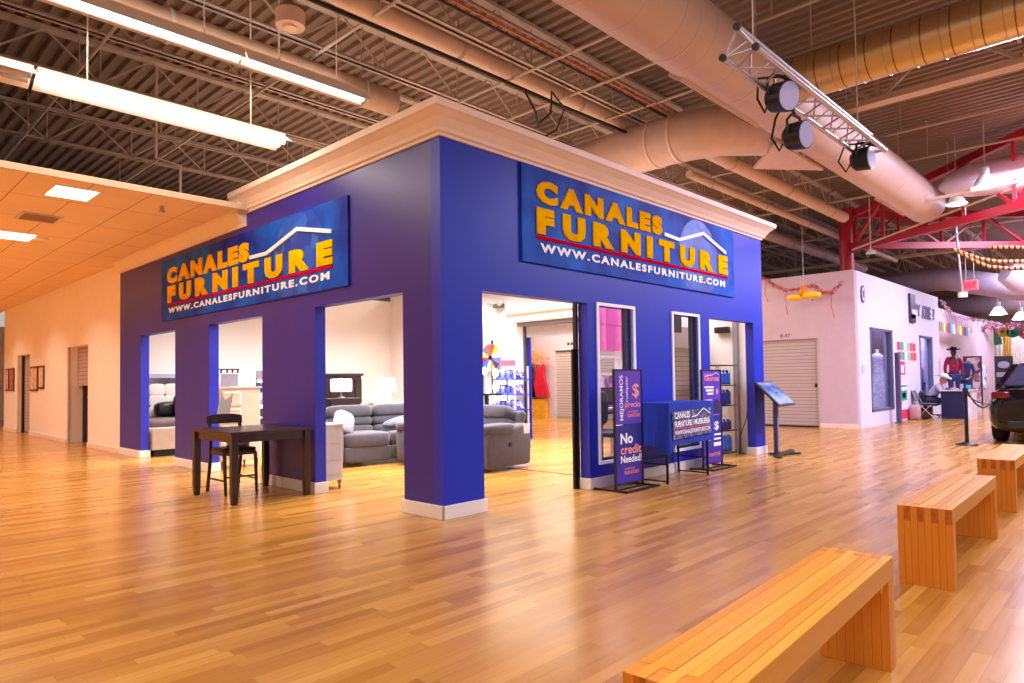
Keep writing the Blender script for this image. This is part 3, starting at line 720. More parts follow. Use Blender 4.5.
# ================================================================== STORE SIGNS
def earth_banner(name, seed):
    m = bpy.data.materials.new(name); m.use_nodes = True; nt = m.node_tree; b = nt.nodes['Principled BSDF']
    tc = nt.nodes.new('ShaderNodeTexCoord'); nz = N(nt, 'ShaderNodeTexNoise'); nz.inputs['Scale'].default_value = 1.6; nz.inputs['Detail'].default_value = 7
    nt.links.new(tc.outputs['Object'], nz.inputs['Vector'])
    rp = nt.nodes.new('ShaderNodeValToRGB'); el = rp.color_ramp.elements
    el[0].position = .35; el[0].color = (*lin((4, 26, 150)), 1); el[1].position = .72; el[1].color = (*lin((10, 112, 235)), 1)
    nt.links.new(nz.outputs['Fac'], rp.inputs[0]); nt.links.new(rp.outputs[0], b.inputs['Base Color']); b.inputs['Roughness'].default_value = .6; b.inputs['Specular IOR Level'].default_value = .2
    return m
m_globe = patches('globe_print', [(6, 60, 170), (14, 86, 196), (10, 72, 184), (30, 100, 206)], scale=5, rough=.45)
m_banner = earth_banner('banner_blue_print', 1)
def store_sign(o, xd, nd, P, label, loc):
    """P: measured layout on the wall, metres along xd / up"""
    t = thing('store_sign', label, 'sign', loc)
    U = (0,0,1); o = Vector(o); nd = Vector(nd); xv = Vector(xd)
    def rect(mb, x0, x1, z0, z1, d0, d1):
        return mb.prism([(x0, z0), (x1, z0), (x1, z1), (x0, z1)], o+nd*d0, xd, U, nd, d1-d0)
    rect(MB(), *P['panel'], 0.0, .025).build('sign_panel', m_banner, t)
    cx, cz, r = P['globe']; x0, x1, z0, z1 = P['panel']
    pts = [(min(x1-.01, cx+r*math.cos(a*PI/24)), max(z0+.01, min(z1-.02, cz+r*math.sin(a*PI/24)))) for a in range(48)]
    MB().prism(pts, o+nd*.025, xd, U, nd, .002).build('globe_print', m_globe, t)
    x0, x1, z0, z1 = P['top']
    mb = MB(); spaced_text(mb, 'CANALES', o+nd*.03, xd, U, nd, x1-x0, z1-z0, .04, bold=.075, x=x0, y=z0, extr=.03); mb.build('brand_lettering', m_gold, t)
    x0, x1, z0, z1 = P['low']
    mb = MB(); spaced_text(mb, 'FURNITURE', o+nd*.03, xd, U, nd, x1-x0, z1-z0, P.get('gap', .15), bold=.075, x=x0, y=z0, extr=.03); mb.build('brand_lettering', m_gold, t)
    x0, x1, z0, z1 = P['line']; rect(MB(), x0, x1, z0, z1, .027, .035).build('red_line', m_rlet, t)
    x0, x1, z0, z1 = P['www']
    mb = MB(); put_text(mb, 'WWW.CANALESFURNITURE.COM', o+nd*.032, xd, U, nd, x1-x0, z1-z0, bold=.045, space=1.3, x=x0, y=z0, extr=.01); mb.build('web_lettering', m_wlet, t)
    m = MB(); pts = [o+xv*a+Vector(U)*b+nd*.04 for a, b in P['roof']]
    for i in range(3): m.bar(pts[i], pts[i+1], .02, .045, up=U)
    m.build('roof_line', m_wlet, t)
    return t
store_sign((0,0,0), (1,0,0), (0,-1,0), dict(panel=(1.07, 5.84, 2.475, 3.50), globe=(4.75, 2.93, .56), top=(1.29, 3.77, 3.125, 3.365), low=(1.29, 5.61, 2.79, 3.07), line=(1.29, 5.62, 2.735, 2.77), www=(1.34, 5.52, 2.60, 2.695), roof=[(3.81, 3.15), (4.19, 3.13), (4.86, 3.315), (5.55, 3.12)]),
           'blue CANALES FURNITURE banner high on the right hand store front, directly under the crown moulding', (3.45, 0, 2.475))
store_sign((0,0,0), (0,-1,0), (-1,0,0), dict(panel=(-6.985, -1.495, 2.285, 3.255), globe=(-2.55, 2.72, .6), top=(-6.71, -3.82, 2.86, 3.11), low=(-6.69, -1.78, 2.555, 2.825), gap=.17, line=(-6.69, -1.79, 2.51, 2.54), www=(-6.67, -1.85, 2.39, 2.48), roof=[(-3.77, 2.89), (-3.31, 2.88), (-2.54, 3.06), (-1.79, 2.91)]),
           'blue CANALES FURNITURE banner on the left hand store side, over the three doorways', (0, 4.24, 2.285))

# ================================================================== BENCHES
m_pine = wood_planks('bench_pine_long', [(190, 104, 18), (212, 136, 30), (228, 156, 44), (240, 180, 70)], w=.0357, ln=5, rough=.3, seam=.014, spec=.5)
m_pinev = wood_planks('bench_pine_upright', [(190, 104, 22), (208, 124, 32), (220, 140, 44), (232, 158, 60)], w=.0357, ln=5, axis=2, rough=.34, seam=.02)
m_pinend = M('bench_end_grain', (176, 92, 26), rough=.5, var=.3, scale=40)
def bench(loc, rz, label):
    t = thing('wooden_bench', label, 'bench', (0,0,0), 'laminated pine benches')
    L = 1.72; W = .285; H = .467; T = .09; n = 8; w = W/n
    rnd = random.Random(int(loc[0]*10)+50)
    s = MB()
    for k in range(n):
        x = 0 if k % 2 == 0 else .088
        d = rnd.uniform(0, .002)
        s.box(-L/2+x, L/2-x, -W/2+k*w+.0004, -W/2+(k+1)*w-.0004, H-T+d, H+d-.002, mi=[0,0,0,1,0,1])
    st = s.build('seat', [m_pine, m_pinend], t, bevel=.001, seg=1)
    for sg in (-1, 1):
        g = MB()
        for k in range(n):
            top = H-T+.0 if k % 2 == 0 else H-.002
            a, b = sorted((sg*L/2, sg*(L/2-.088)))
            g.box(a, b, -W/2+k*w+.0004, -W/2+(k+1)*w-.0004, 0, top)
        lg = g.build('leg', m_pinev, t, bevel=.001, seg=1)
        MB().box(min(sg*(L/2-.088), sg*(L/2-.13)), max(sg*(L/2-.088), sg*(L/2-.13)), -W/2+.02, W/2-.02, H-T-.045, H-T).build('cleat', m_pine, t, bevel=.003)
    t.location = loc; t.rotation_euler = (0, 0, rz)
    return t
bench((-1.585, -3.735, 0), math.radians(2.5), 'nearest laminated pine bench, cut by the bottom edge of the photo')
bench((1.46, -3.645, 0), math.radians(1.3), 'middle pine bench, showing its striped end panel')
bench((4.39, -3.57, 0), math.radians(1.3), 'farthest pine bench, in front of the black car at the right edge')

# ================================================================== SIDE TABLE AND STOOL OUTSIDE
t = thing('dining_table', 'small dark espresso dining table standing against the blue side wall', 'table', (-.5, 2.72, 0))
MB().box(-.97, -.05, 2.2, 3.28, .725, .755).build('tabletop', m_espresso, t, bevel=.006)
MB().box(-.93, -.09, 2.24, 2.26, .64, .725).box(-.93, -.09, 3.22, 3.24, .64, .725).box(-.93, -.91, 2.26, 3.22, .64, .725).box(-.11, -.09, 2.26, 3.22, .64, .725).build('apron', m_espresso, t)
for x in (-.955, -.065-.07):
    for y in (2.215, 3.195):
        g = MB(); a = .07
        g.add([(x+.008, y+.008, 0), (x+a-.008, y+.008, 0), (x+a-.008, y+a-.008, 0), (x+.008, y+a-.008, 0), (x, y, .12), (x+a, y, .12), (x+a, y+a, .12), (x, y+a, .12), (x, y, .725), (x+a, y, .725), (x+a, y+a, .725), (x, y+a, .725)],
              [(3,2,1,0), (0,1,5,4), (1,2,6,5), (2,3,7,6), (3,0,4,7), (4,5,9,8), (5,6,10,9), (6,7,11,10), (7,4,8,11), (8,9,10,11)])
        g.build('leg', m_espresso, t, bevel=.004)
t = thing('dining_chair', 'dark wooden chair with open ladder back tucked under the espresso table', 'chair', (-.55, 3.1, 0))
cx, y0, y1 = -.55, 2.86, 3.36
MB().sup((cx, 3.1, .50), (.40, .42, .05), .3, .35, 28, 8).build('seat', M('black_seat_vinyl', (26, 20, 26), rough=.4), t)
MB().box(cx-.19, cx+.19, 2.92, 3.3, .44, .48).build('seat_frame', m_espresso, t, bevel=.004)
for s in (-.18, .18):
    MB().tube([(cx+s, 2.9, 0), (cx+s, 2.93, .46)], [.016, .021], 6).build('leg', m_espresso, t)
    MB().tube([(cx+s, 3.40, 0), (cx+s, 3.31, .42), (cx+s, 3.31, .58), (cx+s, 3.36, .87)], .02, 6).build('leg', m_espresso, t)
MB().prism([(-.21, .0), (.21, 0), (.21, .09), (.1, .11), (-.1, .11), (-.21, .09)], (cx, 3.34, .79), (1,0,0), (0,.15,1), (0,1,0), .025).build('top_rail', m_espresso, t)
m = MB()
for z in (.60, .70): m.box(cx-.18, cx+.18, 3.325, 3.34, z, z+.03)
m.build('back_slat', m_espresso, t)
m = MB().bar((cx-.18, 2.91, .2), (cx+.18, 2.91, .2), .018).bar((cx-.18, 2.91, .16), (cx-.18, 3.36, .16), .018).bar((cx+.18, 2.91, .16), (cx+.18, 3.36, .16), .018)
m.build('stretcher', m_espresso, t)
m_damask = patches('grey_damask', [(210, 205, 215), (150, 145, 160), (120, 110, 140), (230, 226, 230)], scale=28, rough=.6)
tag(MB().box(-.62, -.40, 3.0, 3.16, .524, .60).build('folded_cloth', m_damask, bevel=.02), 'small folded grey patterned cloth on the dark chair seat', 'cloth')
tag(MB().sup((.45, 4.1, .1), (.34, .16, .2), .5, .5, 20, 10).build('cushion', patches('silver_damask', [(180, 172, 176), (120, 112, 120), (96, 86, 92), (214, 206, 210)], scale=24)), 'silver patterned cushion on the floor behind the dark chair', 'cushion')

# ================================================================== INSIDE THE STORE
def rbox(x0, x1, y0, y1, z0, z1, e=.28, mat=None, nu=28, nv=14):
    return MB().sup(((x0+x1)/2, (y0+y1)/2, (z0+z1)/2), (x1-x0, y1-y0, z1-z0), e, e, nu, nv)
def sofa(n, W, label, cat='sofa'):
    """recliner sofa, front facing -Y, left end at x 0; n seats"""
    t = thing('recliner_sofa', label, cat, (0,0,0))
    D = .98; A = .22
    MB().box(.05, W-.05, .12, D-.06, .06, .30).build('sofa_base', m_sofa, t, bevel=.04, seg=3)
    sw = (W-2*A)/n
    for s, x in ((0, 0), (1, W-A)):
        a = MB(); 
        prof = [(.02, .05), (.0, .3), (.0, .50), (.04, .58), (.14, .62), (.3, .61), (.55, .60), (.80, .64), (.93, .60), (.95, .3), (.93, .05)]
        a.prism(prof, (x, 0, 0), (0,1,0), (0,0,1), (1,0,0), A)
        ar = a.build('arm', m_sofa, t, bevel=.05, seg=4)
        for f in ar.data.polygons: f.use_smooth = True
        rbox(x-.02, x+A+.02, -.03, .62, .50, .66, .55).build('arm_pad', m_sofa, ar)
        xo = x-.005 if s == 0 else x+A+.005
        MB().cyl((xo, .45, .36), (xo+(.015 if s else -.015), .45, .36), .03, n=16).build('recliner_lever', m_black, ar)
    for k in range(n):
        x = A+k*sw
        rbox(x+.004, x+sw-.004, -.02, .62, .26, .50, .35).build('seat_cushion', m_sofa, t)
        rbox(x+.004, x+sw-.004, .0, .12, .06, .30, .3).build('footrest', m_sofa, t)
        q = Matrix.Translation((x+sw/2, .70, .42)) @ Matrix.Rotation(math.radians(-12), 4, 'X')
        b = MB()
        for j, (z0, z1, th) in enumerate([(.0, .15, .24), (.13, .29, .25), (.26, .47, .26)]):
            b.sup((0,0,0), (sw-.012, th, z1-z0), .45, .35, 28, 10, mat=q @ Matrix.Translation((0, -.02 if j == 2 else 0, (z0+z1)/2)))
        b.build('back_cushion', m_sofa, t)
    q = Matrix.Translation((W/2, .80, .40)) @ Matrix.Rotation(math.radians(-12), 4, 'X')
    MB().box(-W/2+.1, W/2-.1, -.02, .10, -.3, .42, mat=q).build('back_panel', m_sofa, t, bevel=.05, seg=3)
    return t
s1 = sofa(2, 2.0, 'charcoal recliner sofa seen through the wide left doorway, facing us')
s1.location = (1.25, 3.98, 0); s1.rotation_euler = (0, 0, math.radians(-8))
s2 = sofa(2, 1.9, 'charcoal recliner sofa behind the corner pillar, its padded arm towards us')
s2.location = (2.2, 3.72, 0); s2.rotation_euler = (0, 0, math.radians(-90+4))
tag(MB().prism([(-.05, 0), (.05, 0), (.06, .14), (-.06, .14)], (3.06, 1.79, .50), (.8,-.3,0), (0,0,1), (0,-1,0), .004).build('price_tag', m_white), 'white price tag hanging from the right arm of the sofa behind the pillar', 'tag')
m_pillow = patches('grey_white_pillow', [(210, 206, 212), (228, 224, 228), (150, 146, 156), (190, 186, 194)], scale=5, rough=.8)
tag(MB().sup((0,0,0), (.34, .13, .34), .6, .6, 22, 12, mat=Matrix.Rotation(math.radians(22), 4, 'Y') @ Matrix.Rotation(-.35, 4, 'X')).build('throw_pillow', m_pillow), 'white and grey throw pillow leaning on the left sofa arm', 'pillow').location = (1.56, 4.12, .48)
tag(MB().sup((0,0,0), (.66, .40, .13), .8, .8, 24, 10, mat=Matrix.Rotation(-.2, 4, 'Y')).sup((.12,-.1,.04), (.3, .3, .14), .9, .8, 16, 8).build('folded_throw', M('slate_throw', (92, 96, 110), rough=.9, var=.3, scale=16)), 'crumpled slate grey throw on the right seat of the sofa', 'throw').location = (2.62, 4.1, .53)
tag(MB().sup((0,0,0), (.12, .1, .08), .8, .8, 12, 8).build('white_cloth', m_white), 'small white cloth on the slate grey throw', 'cloth').location = (2.72, 3.92, .58)

# grey nightstand in the doorway
t = thing('nightstand', 'pale grey nightstand on a turned foot just inside the wide left doorway', 'nightstand', (.33, 2.66, 0))
MB().box(.17, .44, 2.36, 2.9, .10, .74).build('carcass', m_stone, t, bevel=.01)
MB().box(.155, .455, 2.345, 2.92, .74, .77).build('top', m_stone, t, bevel=.008)
for x in (.2, .41):
    for y in (2.39, 2.87): MB().lathe([(.0, 0), (.014, 0), (.018, .03), (.012, .05), (.026, .08), (.026, .1), (0, .1)], (x, y, 0), 12).build('foot', M('antique_brass', (150, 110, 90), rough=.3, metal=.6), t)
m = MB()
for z in (.16, .35, .54): m.box(.2, .41, 2.352, 2.36, z, z+.17)
m.build('drawer_front', M('grey_drawer', (180, 178, 186), rough=.35), t)

# bed with silver tufted headboard at the far left doorway
t = thing('bed', 'bed with a silver framed cream tufted headboard in the farthest doorway', 'bed', (1.2, 9, 0))
f = MB(); f.box(.55, 2.35, 9.95, 10.05, .1, 1.50)
f.build('headboard', M('silver_frame', (186, 182, 196), rough=.25, metal=.5), t, bevel=.01)
MB().box(.67, 2.23, 9.93, 9.95, .6, 1.40).build('mirror_strip', M('mirror_strip', (120, 118, 140), rough=.12, metal=.9), t)
pm = MB()
for i in range(5):
    for j in range(3): pm.sup((.88+i*.29, 9.93, .72+j*.22), (.32, .04, .25), .5, .5, 14, 8)
pm.build('tufted_panel', M('cream_leather', (226, 214, 206), rough=.45), t)
MB().box(.25, 2.2, 8.35, 9.93, .3, .62).build('mattress', M('brown_blanket', (96, 78, 76), rough=.9, var=.2), t, bevel=.06, seg=3)
MB().box(.2, 2.25, 8.3, 9.95, .12, .32).build('bed_frame', m_stone, t)
tag(rbox(.75, 1.5, 9.5, 9.86, .62, .93, .6).build('bed_pillow', M('black_satin', (24, 20, 26), rough=.35)), 'black satin pillow against the tufted headboard', 'pillow')
tag(rbox(1.0, 1.5, 9.25, 9.5, .62, 1.12, .7).build('bed_cushion', M('black_satin2', (20, 18, 24), rough=.35)), 'pointed black cushion in front of the black satin pillow', 'cushion')
t = thing('bed_bench', 'long silver grey upholstered bench in the farthest doorway', 'bench', (.9, 8.15, 0))
MB().box(.16, 1.7, 7.98, 8.28, .12, .50).build('bench_body', M('silver_beige_fabric', (176, 160, 150), rough=.35, metal=.2), t, bevel=.01)
MB().box(.2, 1.66, 8.0, 8.26, 0, .12).build('plinth', m_dark, t)

# tall beige chest, middle doorway
m_beige = M('beige_gloss', (208, 186, 168), rough=.3)
t = thing('tall_chest', 'tall beige chest with bright edged drawers in the middle doorway', 'chest', (.45, 5.5, 0))
MB().box(.20, .80, 5.24, 5.74, .12, 1.19).build('carcass', m_beige, t, bevel=.006)
MB().box(.18, .82, 5.22, 5.76, 1.19, 1.215).build('top', m_beige, t)
for k in range(4):
    z = .18+k*.25
    d = MB().box(.22, .50, 5.225, 5.24, z, z+.22).build('drawer', m_beige, t)
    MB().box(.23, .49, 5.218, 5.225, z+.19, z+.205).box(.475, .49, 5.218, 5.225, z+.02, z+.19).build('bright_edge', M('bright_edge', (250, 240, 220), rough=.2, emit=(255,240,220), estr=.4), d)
for x in (.24, .76):
    for y in (5.28, 5.7): MB().cyl((x, y, 0), (x, y, .12), .014, .024, n=10).build('leg', M('walnut_leg', (110, 64, 44), rough=.4), t)
t = thing('silver_tray_box', 'silver round fronted box with a dark open rack on the beige chest', 'box', (.36, 5.5, 1.215))
MB().prism([(-.12, 0), (.12, 0), (.12, .16), (.08, .2), (-.12, .2)], (.24, 5.45, 1.22), (0,1,0), (0,0,1), (1,0,0), .26).build('box_body', M('silver_mirror', (196, 192, 210), rough=.2, metal=.7), t, bevel=.01)
m = MB().box(.24, .52, 5.33, 5.57, 1.47, 1.485)
for x in (.25, .34, .42, .5): m.box(x-.01, x+.01, 5.34, 5.36, 1.42, 1.47)
m.build('rack', m_black, t)
t = thing('vanity_mirror', 'white framed vanity mirror standing at the back of the middle doorway', 'mirror', (2.75, 9, 0))
MB().box(2.42, 3.4, 9.0, 9.06, .75, 1.62).build('mirror_frame', m_white, t, bevel=.01)
MB().box(2.5, 3.32, 8.99, 9.0, .83, 1.54).build('mirror_glass', M('blue_mirror', (170, 180, 215), rough=.05, metal=.9), t)
MB().box(2.35, 3.45, 8.55, 9.1, .35, .75).build('vanity_body', M('dark_mirror', (92, 86, 104), rough=.15, metal=.6), t)
MB().box(2.33, 3.47, 8.53, 9.12, .75, .79).box(2.33, 3.47, 8.53, 9.12, .55, .58).build('vanity_top', m_white, t)
for x in (2.4, 3.4): MB().box(x-.03, x+.03, 8.6, 9.0, 0, .35).build('leg', m_white, t)
t = thing('table_lamp', 'small teal shaded lamp on the white vanity', 'lamp', (2.62, 8.8, .79))
MB().cyl((2.62, 8.75, 1.08), (2.62, 8.75, 1.28), .12, .1, n=20).build('lamp_shade', M('teal_shade', (10, 60, 84), rough=.6), t)
MB().lathe([(0, .79), (.06, .79), (.05, .83), (.02, .9), (.02, 1.08), (0, 1.08)], (2.62, 8.75, 0), 14).build('lamp_base', m_stone, t)
tag(MB().prism([(0, 0), (.16, .02), (.22, .26), (.12, .18), (.07, .26)], (-.62, 3.40, .885), (1,0,0), (0,.2,1), (0,1,0), .006).build('folded_brochure', m_white), 'white folded brochure propped on the back rail of the dark chair', 'paper')

# behind the sofa: dark headboard, side tables, lamps
t = thing('headboard', 'dark panelled headboard against the back wall behind the sofa', 'headboard', (4.4, 10, 0))
MB().box(3.55, 5.75, 9.98, 10.06, .2, 1.42).build('headboard_panel', M('dark_plum_wood', (48, 30, 42), rough=.4), t)
MB().box(3.5, 5.8, 9.94, 10.08, 1.42, 1.48).build('cap_rail', m_espresso, t, bevel=.01)
m = MB()
for k in range(9): m.box(3.65+k*.24, 3.83+k*.24, 9.96, 9.98, .5, 1.34)
m.build('inset_panel', m_espresso, t)
t = thing('black_cabinet', 'black cabinet behind the sofa carrying the square shaded lamp', 'cabinet', (2.9, 6.6, 0))
MB().box(2.62, 3.30, 6.3, 6.75, .1, .96).build('carcass', M('black_lacquer', (26, 18, 22), rough=.3), t, bevel=.008)
MB().box(2.64, 3.28, 6.285, 6.3, .55, .93).box(2.64, 3.28, 6.285, 6.3, .13, .52).build('drawer', M('black_lacquer2', (34, 24, 28), rough=.3), t)
for x in (2.66, 3.26):
    for y in (6.34, 6.7): MB().cyl((x, y, 0), (x, y, .1), .02, n=10).build('foot', m_black, t)
m_shade = M('lit_lamp_shade', (250, 240, 228), rough=.8, emit=(255, 240, 222), estr=.25)
t = thing('table_lamp', 'lamp with a wide square-edged cream shade on the black cabinet', 'lamp', (3.0, 6.5, .96))
MB().sup((3.0, 6.5, 1.20), (.36, .26, .25), .15, .3, 32, 8).build('lamp_shade', m_shade, t)
MB().lathe([(0, .96), (.07, .96), (.07, .98), (.02, 1.0), (.015, 1.1), (0, 1.1)], (3.0, 6.5, 0), 16).cyl((3.0, 6.5, 1.1), (3.0, 6.5, 1.36), .006, n=6).build('lamp_base', m_chrome, t)
t = thing('console_table', 'long grey console table behind the right half of the sofa', 'table', (4.0, 6.4, 0))
MB().box(3.45, 4.9, 6.1, 6.6, .80, .85).build('tabletop', m_stone, t)
for x in (3.5, 4.85):
    for y in (6.15, 6.55): MB().box(x-.02, x+.02, y-.02, y+.02, 0, .80).build('leg', m_chrome, t)
MB().box(3.52, 4.83, 6.14, 6.56, .25, .62).build('lower_shelf', m_dark, t)
t = thing('table_lamp', 'lamp with a tapered cream shade and white ceramic base on the console', 'lamp', (3.95, 6.35, .85))
MB().lathe([(.19, 1.06), (.14, 1.34), (.135, 1.34), (.185, 1.06)], (3.95, 6.35, 0), 32).build('lamp_shade', m_shade, t)
MB().lathe([(0, .85), (.06, .85), (.1, .88), (.11, .92), (.06, .99), (.02, 1.05), (0, 1.1)], (3.95, 6.35, 0), 20).build('lamp_base', m_white, t)
tag(rbox(3.36, 3.78, 6.1, 6.25, .852, 1.05, .3).build('white_cushion', m_white), 'low white cushion standing between the two lamps', 'cushion')
t = thing('arc_lamp', 'tall thin chrome arc floor lamp beside the corner pillar', 'lamp', (4.6, 6, 0))
MB().tube([(4.42, 5.8, .02), (4.42, 5.8, 1.2), (4.5, 5.8, 1.5), (4.65, 5.8, 1.75), (4.9, 5.8, 1.9), (5.2, 5.8, 1.92)], .012, 8).build('stem', m_chrome, t)
MB().cyl((4.42, 5.8, 0), (4.42, 5.8, .02), .14, n=24).build('lamp_base', m_chrome, t)
MB().lathe([(.02, .08), (.14, 0), (.135, 0), (.02, .07)], (5.2, 5.8, 1.84), 20).build('lamp_shade', m_chrome, t)

# prize wheel and lit display rack
t = thing('prize_wheel', 'colourful prize wheel high on the white wall behind the pillar', 'prize wheel', (6.6, 6.15, 0))
wc = [(230, 70, 60), (245, 200, 60), (240, 240, 245), (110, 110, 200), (60, 60, 80), (235, 140, 90), (240, 220, 225), (80, 120, 210), (180, 60, 110), (245, 215, 100), (120, 120, 130), (240, 90, 90)]
ws = [M('wheel%d' % i, c, rough=.4) for i, c in enumerate(wc)]
m = MB()
for i in range(12):
    a0 = 2*PI*i/12; pts = [(0, 0)]+[(.30*math.sin(a0+k*PI/24), .30*math.cos(a0+k*PI/24)) for k in range(5)]
    m.prism(pts, (6.62, 6.13, 1.77), (0,-1,0), (0,0,1), (-1,0,0), .02, mi=i)
m.build('wheel_disc', ws, t)
MB().cyl((6.58, 6.13, 1.77), (6.60, 6.13, 1.77), .05, n=16).build('hub', m_black, t)
MB().cyl((6.66, 6.13, 0), (6.66, 6.13, 2.16), .025, n=8).build('stand_post', m_black, t)
t = thing('display_rack', 'white display rack with blue glowing shelves near the prize wheel', 'rack', (6.4, 5.3, 0))
m = MB()
for x in (6.2, 6.6):
    for y in (5.0, 5.62): m.box(x-.015, x+.015, y-.015, y+.015, 0, 1.55)
m.build('rack_frame', m_stone, t)
mg = gradient('blue_glow_goods', [(60, 90, 190), (130, 170, 240), (190, 190, 240), (80, 70, 190)], axis=1, lo=0, hi=.9, rough=.5, emit=.35, noise=.5, nscale=14)
for z in (.3, .62, .94, 1.26):
    MB().box(6.18, 6.62, 4.98, 5.64, z, z+.02).build('shelf', M('blue_shelf', (60, 70, 180), rough=.4), t)
for zi, z in enumerate((.32, .64, .96, 1.28)):
    for k in range(4):
        y = 5.08+k*.16; h = .14+.03*((k+zi) % 3)
        tag(MB().box(6.24, 6.5, y-.065, y+.065, z, z+h).build('boxed_goods', patches('goods%d' % ((k+zi) % 3), [[(70, 110, 210), (200, 200, 240), (40, 60, 150)], [(150, 120, 210), (220, 210, 240), (60, 90, 200)], [(60, 140, 200), (230, 230, 250), (110, 80, 170)]][(k+zi) % 3], scale=16), bevel=.006), 'small bluish box among the goods on the blue glowing shelves', 'box', 'boxed goods on the glowing rack')
tag(MB().box(6.3, 6.34, 5.12, 5.52, 1.56, 1.68).build('shelf_sign', M('pink_sign', (220, 90, 120), rough=.5)), 'small pink sign on top of the glowing rack', 'sign')
for i, (y, z, lab) in enumerate([(5.80, 1.46, 'highest of the glaring round lights left of the glowing rack'), (5.47, 1.41, 'glaring round light next to the top shelf of the rack'), (5.47, 1.11, 'glaring round light at the middle shelf of the rack'), (5.54, .86, 'lowest glaring round light on the rack')]):
    tag(MB().lathe([(0, -.02), (.07, -.02), (.085, 0), (.07, .02), (0, .02)], (6.1, y, z), 20, mat=Matrix.Rotation(PI/2, 3, 'Y')).cyl((6.12, y+.02*i, 0), (6.12, y+.02*i, z), .006, n=6, mi=1).build('ring_light', [M('blue_white_light', (240, 245, 255), emit=(205, 225, 255), estr=14), m_stone]), lab, 'light')
t = thing('tall_cabinet', 'narrow grey glass tower at the left edge of the corner doorway', 'cabinet', (6.3, 6.7, 0))
MB().box(6.2, 6.7, 6.5, 7.1, 2.55, 2.62).box(6.2, 6.7, 6.5, 7.1, 1.95, 2.0).box(6.2, 6.23, 6.5, 6.53, 0, 2.55).box(6.67, 6.7, 6.5, 6.53, 0, 2.55).box(6.2, 6.23, 7.07, 7.1, 0, 2.55).build('tower_frame', M('tower_grey', (150, 150, 170), rough=.3, metal=.4), t)
MB().box(6.25, 6.65, 6.52, 7.08, 0, 1.95).build('tower_body', M('tower_teal', (40, 70, 96), rough=.3), t)
t = thing('emergency_light', 'twin headed emergency light high on the white wall of the store', 'light', (6.7, 6.0, 2.9))
MB().box(6.64, 6.76, 5.82, 6.08, 2.88, 2.97).build('light_box', M('emergency_box', (90, 96, 84), rough=.4), t, bevel=.01)
for y in (5.8, 6.12): MB().cyl((6.62, y, 2.98), (6.56, y, 2.95), .05, .06, n=16).build('lamp_head', m_stone, t)
for k, y in enumerate((5.95, 6.28)):
    tag(MB().cyl((5.95, y-.4, .98), (5.95, y-.4, 1.08), .04, n=14).build('paper_cup', m_white), ['white cup on the rack side table, right one', 'white cup on the rack side table, left one'][k], 'cup')
tag(MB().box(5.85, 6.12, 5.3, 5.95, .94, .98).box(5.95, 6.02, 5.6, 5.66, 0, .94).build('side_table', m_dark), 'narrow dark side table behind the corner sofa', 'table')

# beyond the back opening: yellow display with dresses
m_yel = M('yellow_panel', (226, 160, 40), rough=.6, var=.15)
tag(MB().box(12.7, 12.88, 9.85, 10.9, 0, .62).build('yellow_counter', m_yel), 'low yellow panel under the hanging dresses', 'panel')
def dress(y, w, c, label):
    t = thing('hanging_dress', label, 'dress', (12.7, y, .68))
    prof = [(-.28*w, 0), (.28*w, 0), (.2*w, .45), (.13*w, .75), (.15*w, .98), (.09*w, 1.12), (.05*w, 1.0), (-.05*w, 1.0), (-.09*w, 1.12), (-.15*w, .98), (-.13*w, .75), (-.2*w, .45)]
    MB().prism(prof, (12.74, y, .68), (0,-1,0), (0,0,1), (-1,0,0), .1).build('dress_body', M('dress%s' % c[0], c, rough=.7, var=.15, scale=8), t, bevel=.03, seg=3)
    MB().tube([(12.69, y-.13, 1.78), (12.69, y, 1.87), (12.69, y+.13, 1.78)], .01, 6).cyl((12.69, y, 1.87), (12.69, y, 1.96), .005, n=6).build('hanger', m_chrome, t)
dress(10.02, 1.35, (200, 14, 56), 'sleeveless crimson dress hanging beyond the store opening')
dress(10.5, 1.2, (46, 26, 50), 'dark navy dress hanging left of the crimson one')
tag(MB().cyl((12.69, 9.6, 1.95), (12.69, 11, 1.95), .012, n=8).build('clothes_rail', m_chrome), 'metal rail carrying the two dresses', 'rail')
for k in range(5):
    y = 9.78+k*.22
    m = MB(); r = random.Random(k)
    for j in range(26):
        m.bar((12.62, y, 1.96), (12.6+r.uniform(-.06,.06), y+r.uniform(-.22,.22), 1.96+r.uniform(-.22,.34)), .016)
    tag(m.build('feather_spray', M('orange_spray', (236, 160, 100), rough=.8)), 'spray of thin orange plumes above the hanging dresses', 'decoration', 'orange plumes above the dresses')

# ---------------------------------------------------------------- behind window 1
m_pink = gradient('pink_panel', [(190, 60, 140), (236, 120, 170), (200, 120, 200)], axis=0, lo=0, hi=.6, rough=.5, emit=.25, noise=.3, nscale=3)
for k in range(3):
    tag(MB().box(4.75+k*.44, 5.15+k*.44, 1.9, 1.93, 1.72, 2.75).box(4.76+k*.44, 5.14+k*.44, 1.89, 1.9, 2.16, 2.18).build('pink_curtain', m_pink), ['leftmost pink panel behind the tall store window', 'middle pink panel behind the tall store window', 'rightmost pink panel behind the tall store window'][k], 'panel')
    tag(MB().box(4.75+k*.42, 5.1+k*.42, 1.7, 1.73, .8, 1.3).build('pink_picture', patches('pink_poster%d' % k, [(220, 150, 200), (150, 90, 170), (240, 200, 220)], scale=8, seed=k)), ['leftmost small pink poster low behind the tall window', 'middle small pink poster low behind the tall window', 'rightmost small pink poster low behind the tall window'][k], 'poster')
t = thing('shelf_unit', 'white shelf unit behind the tall window with pink panels', 'shelf', (5.3, 1.9, 0))
m = MB()
for z in (.35, .75, 1.32, 1.6): m.box(4.7, 6.0, 1.75, 1.88, z, z+.03)
for x in (4.7, 5.35, 5.97): m.box(x, x+.03, 1.75, 1.88, 0, 1.62)
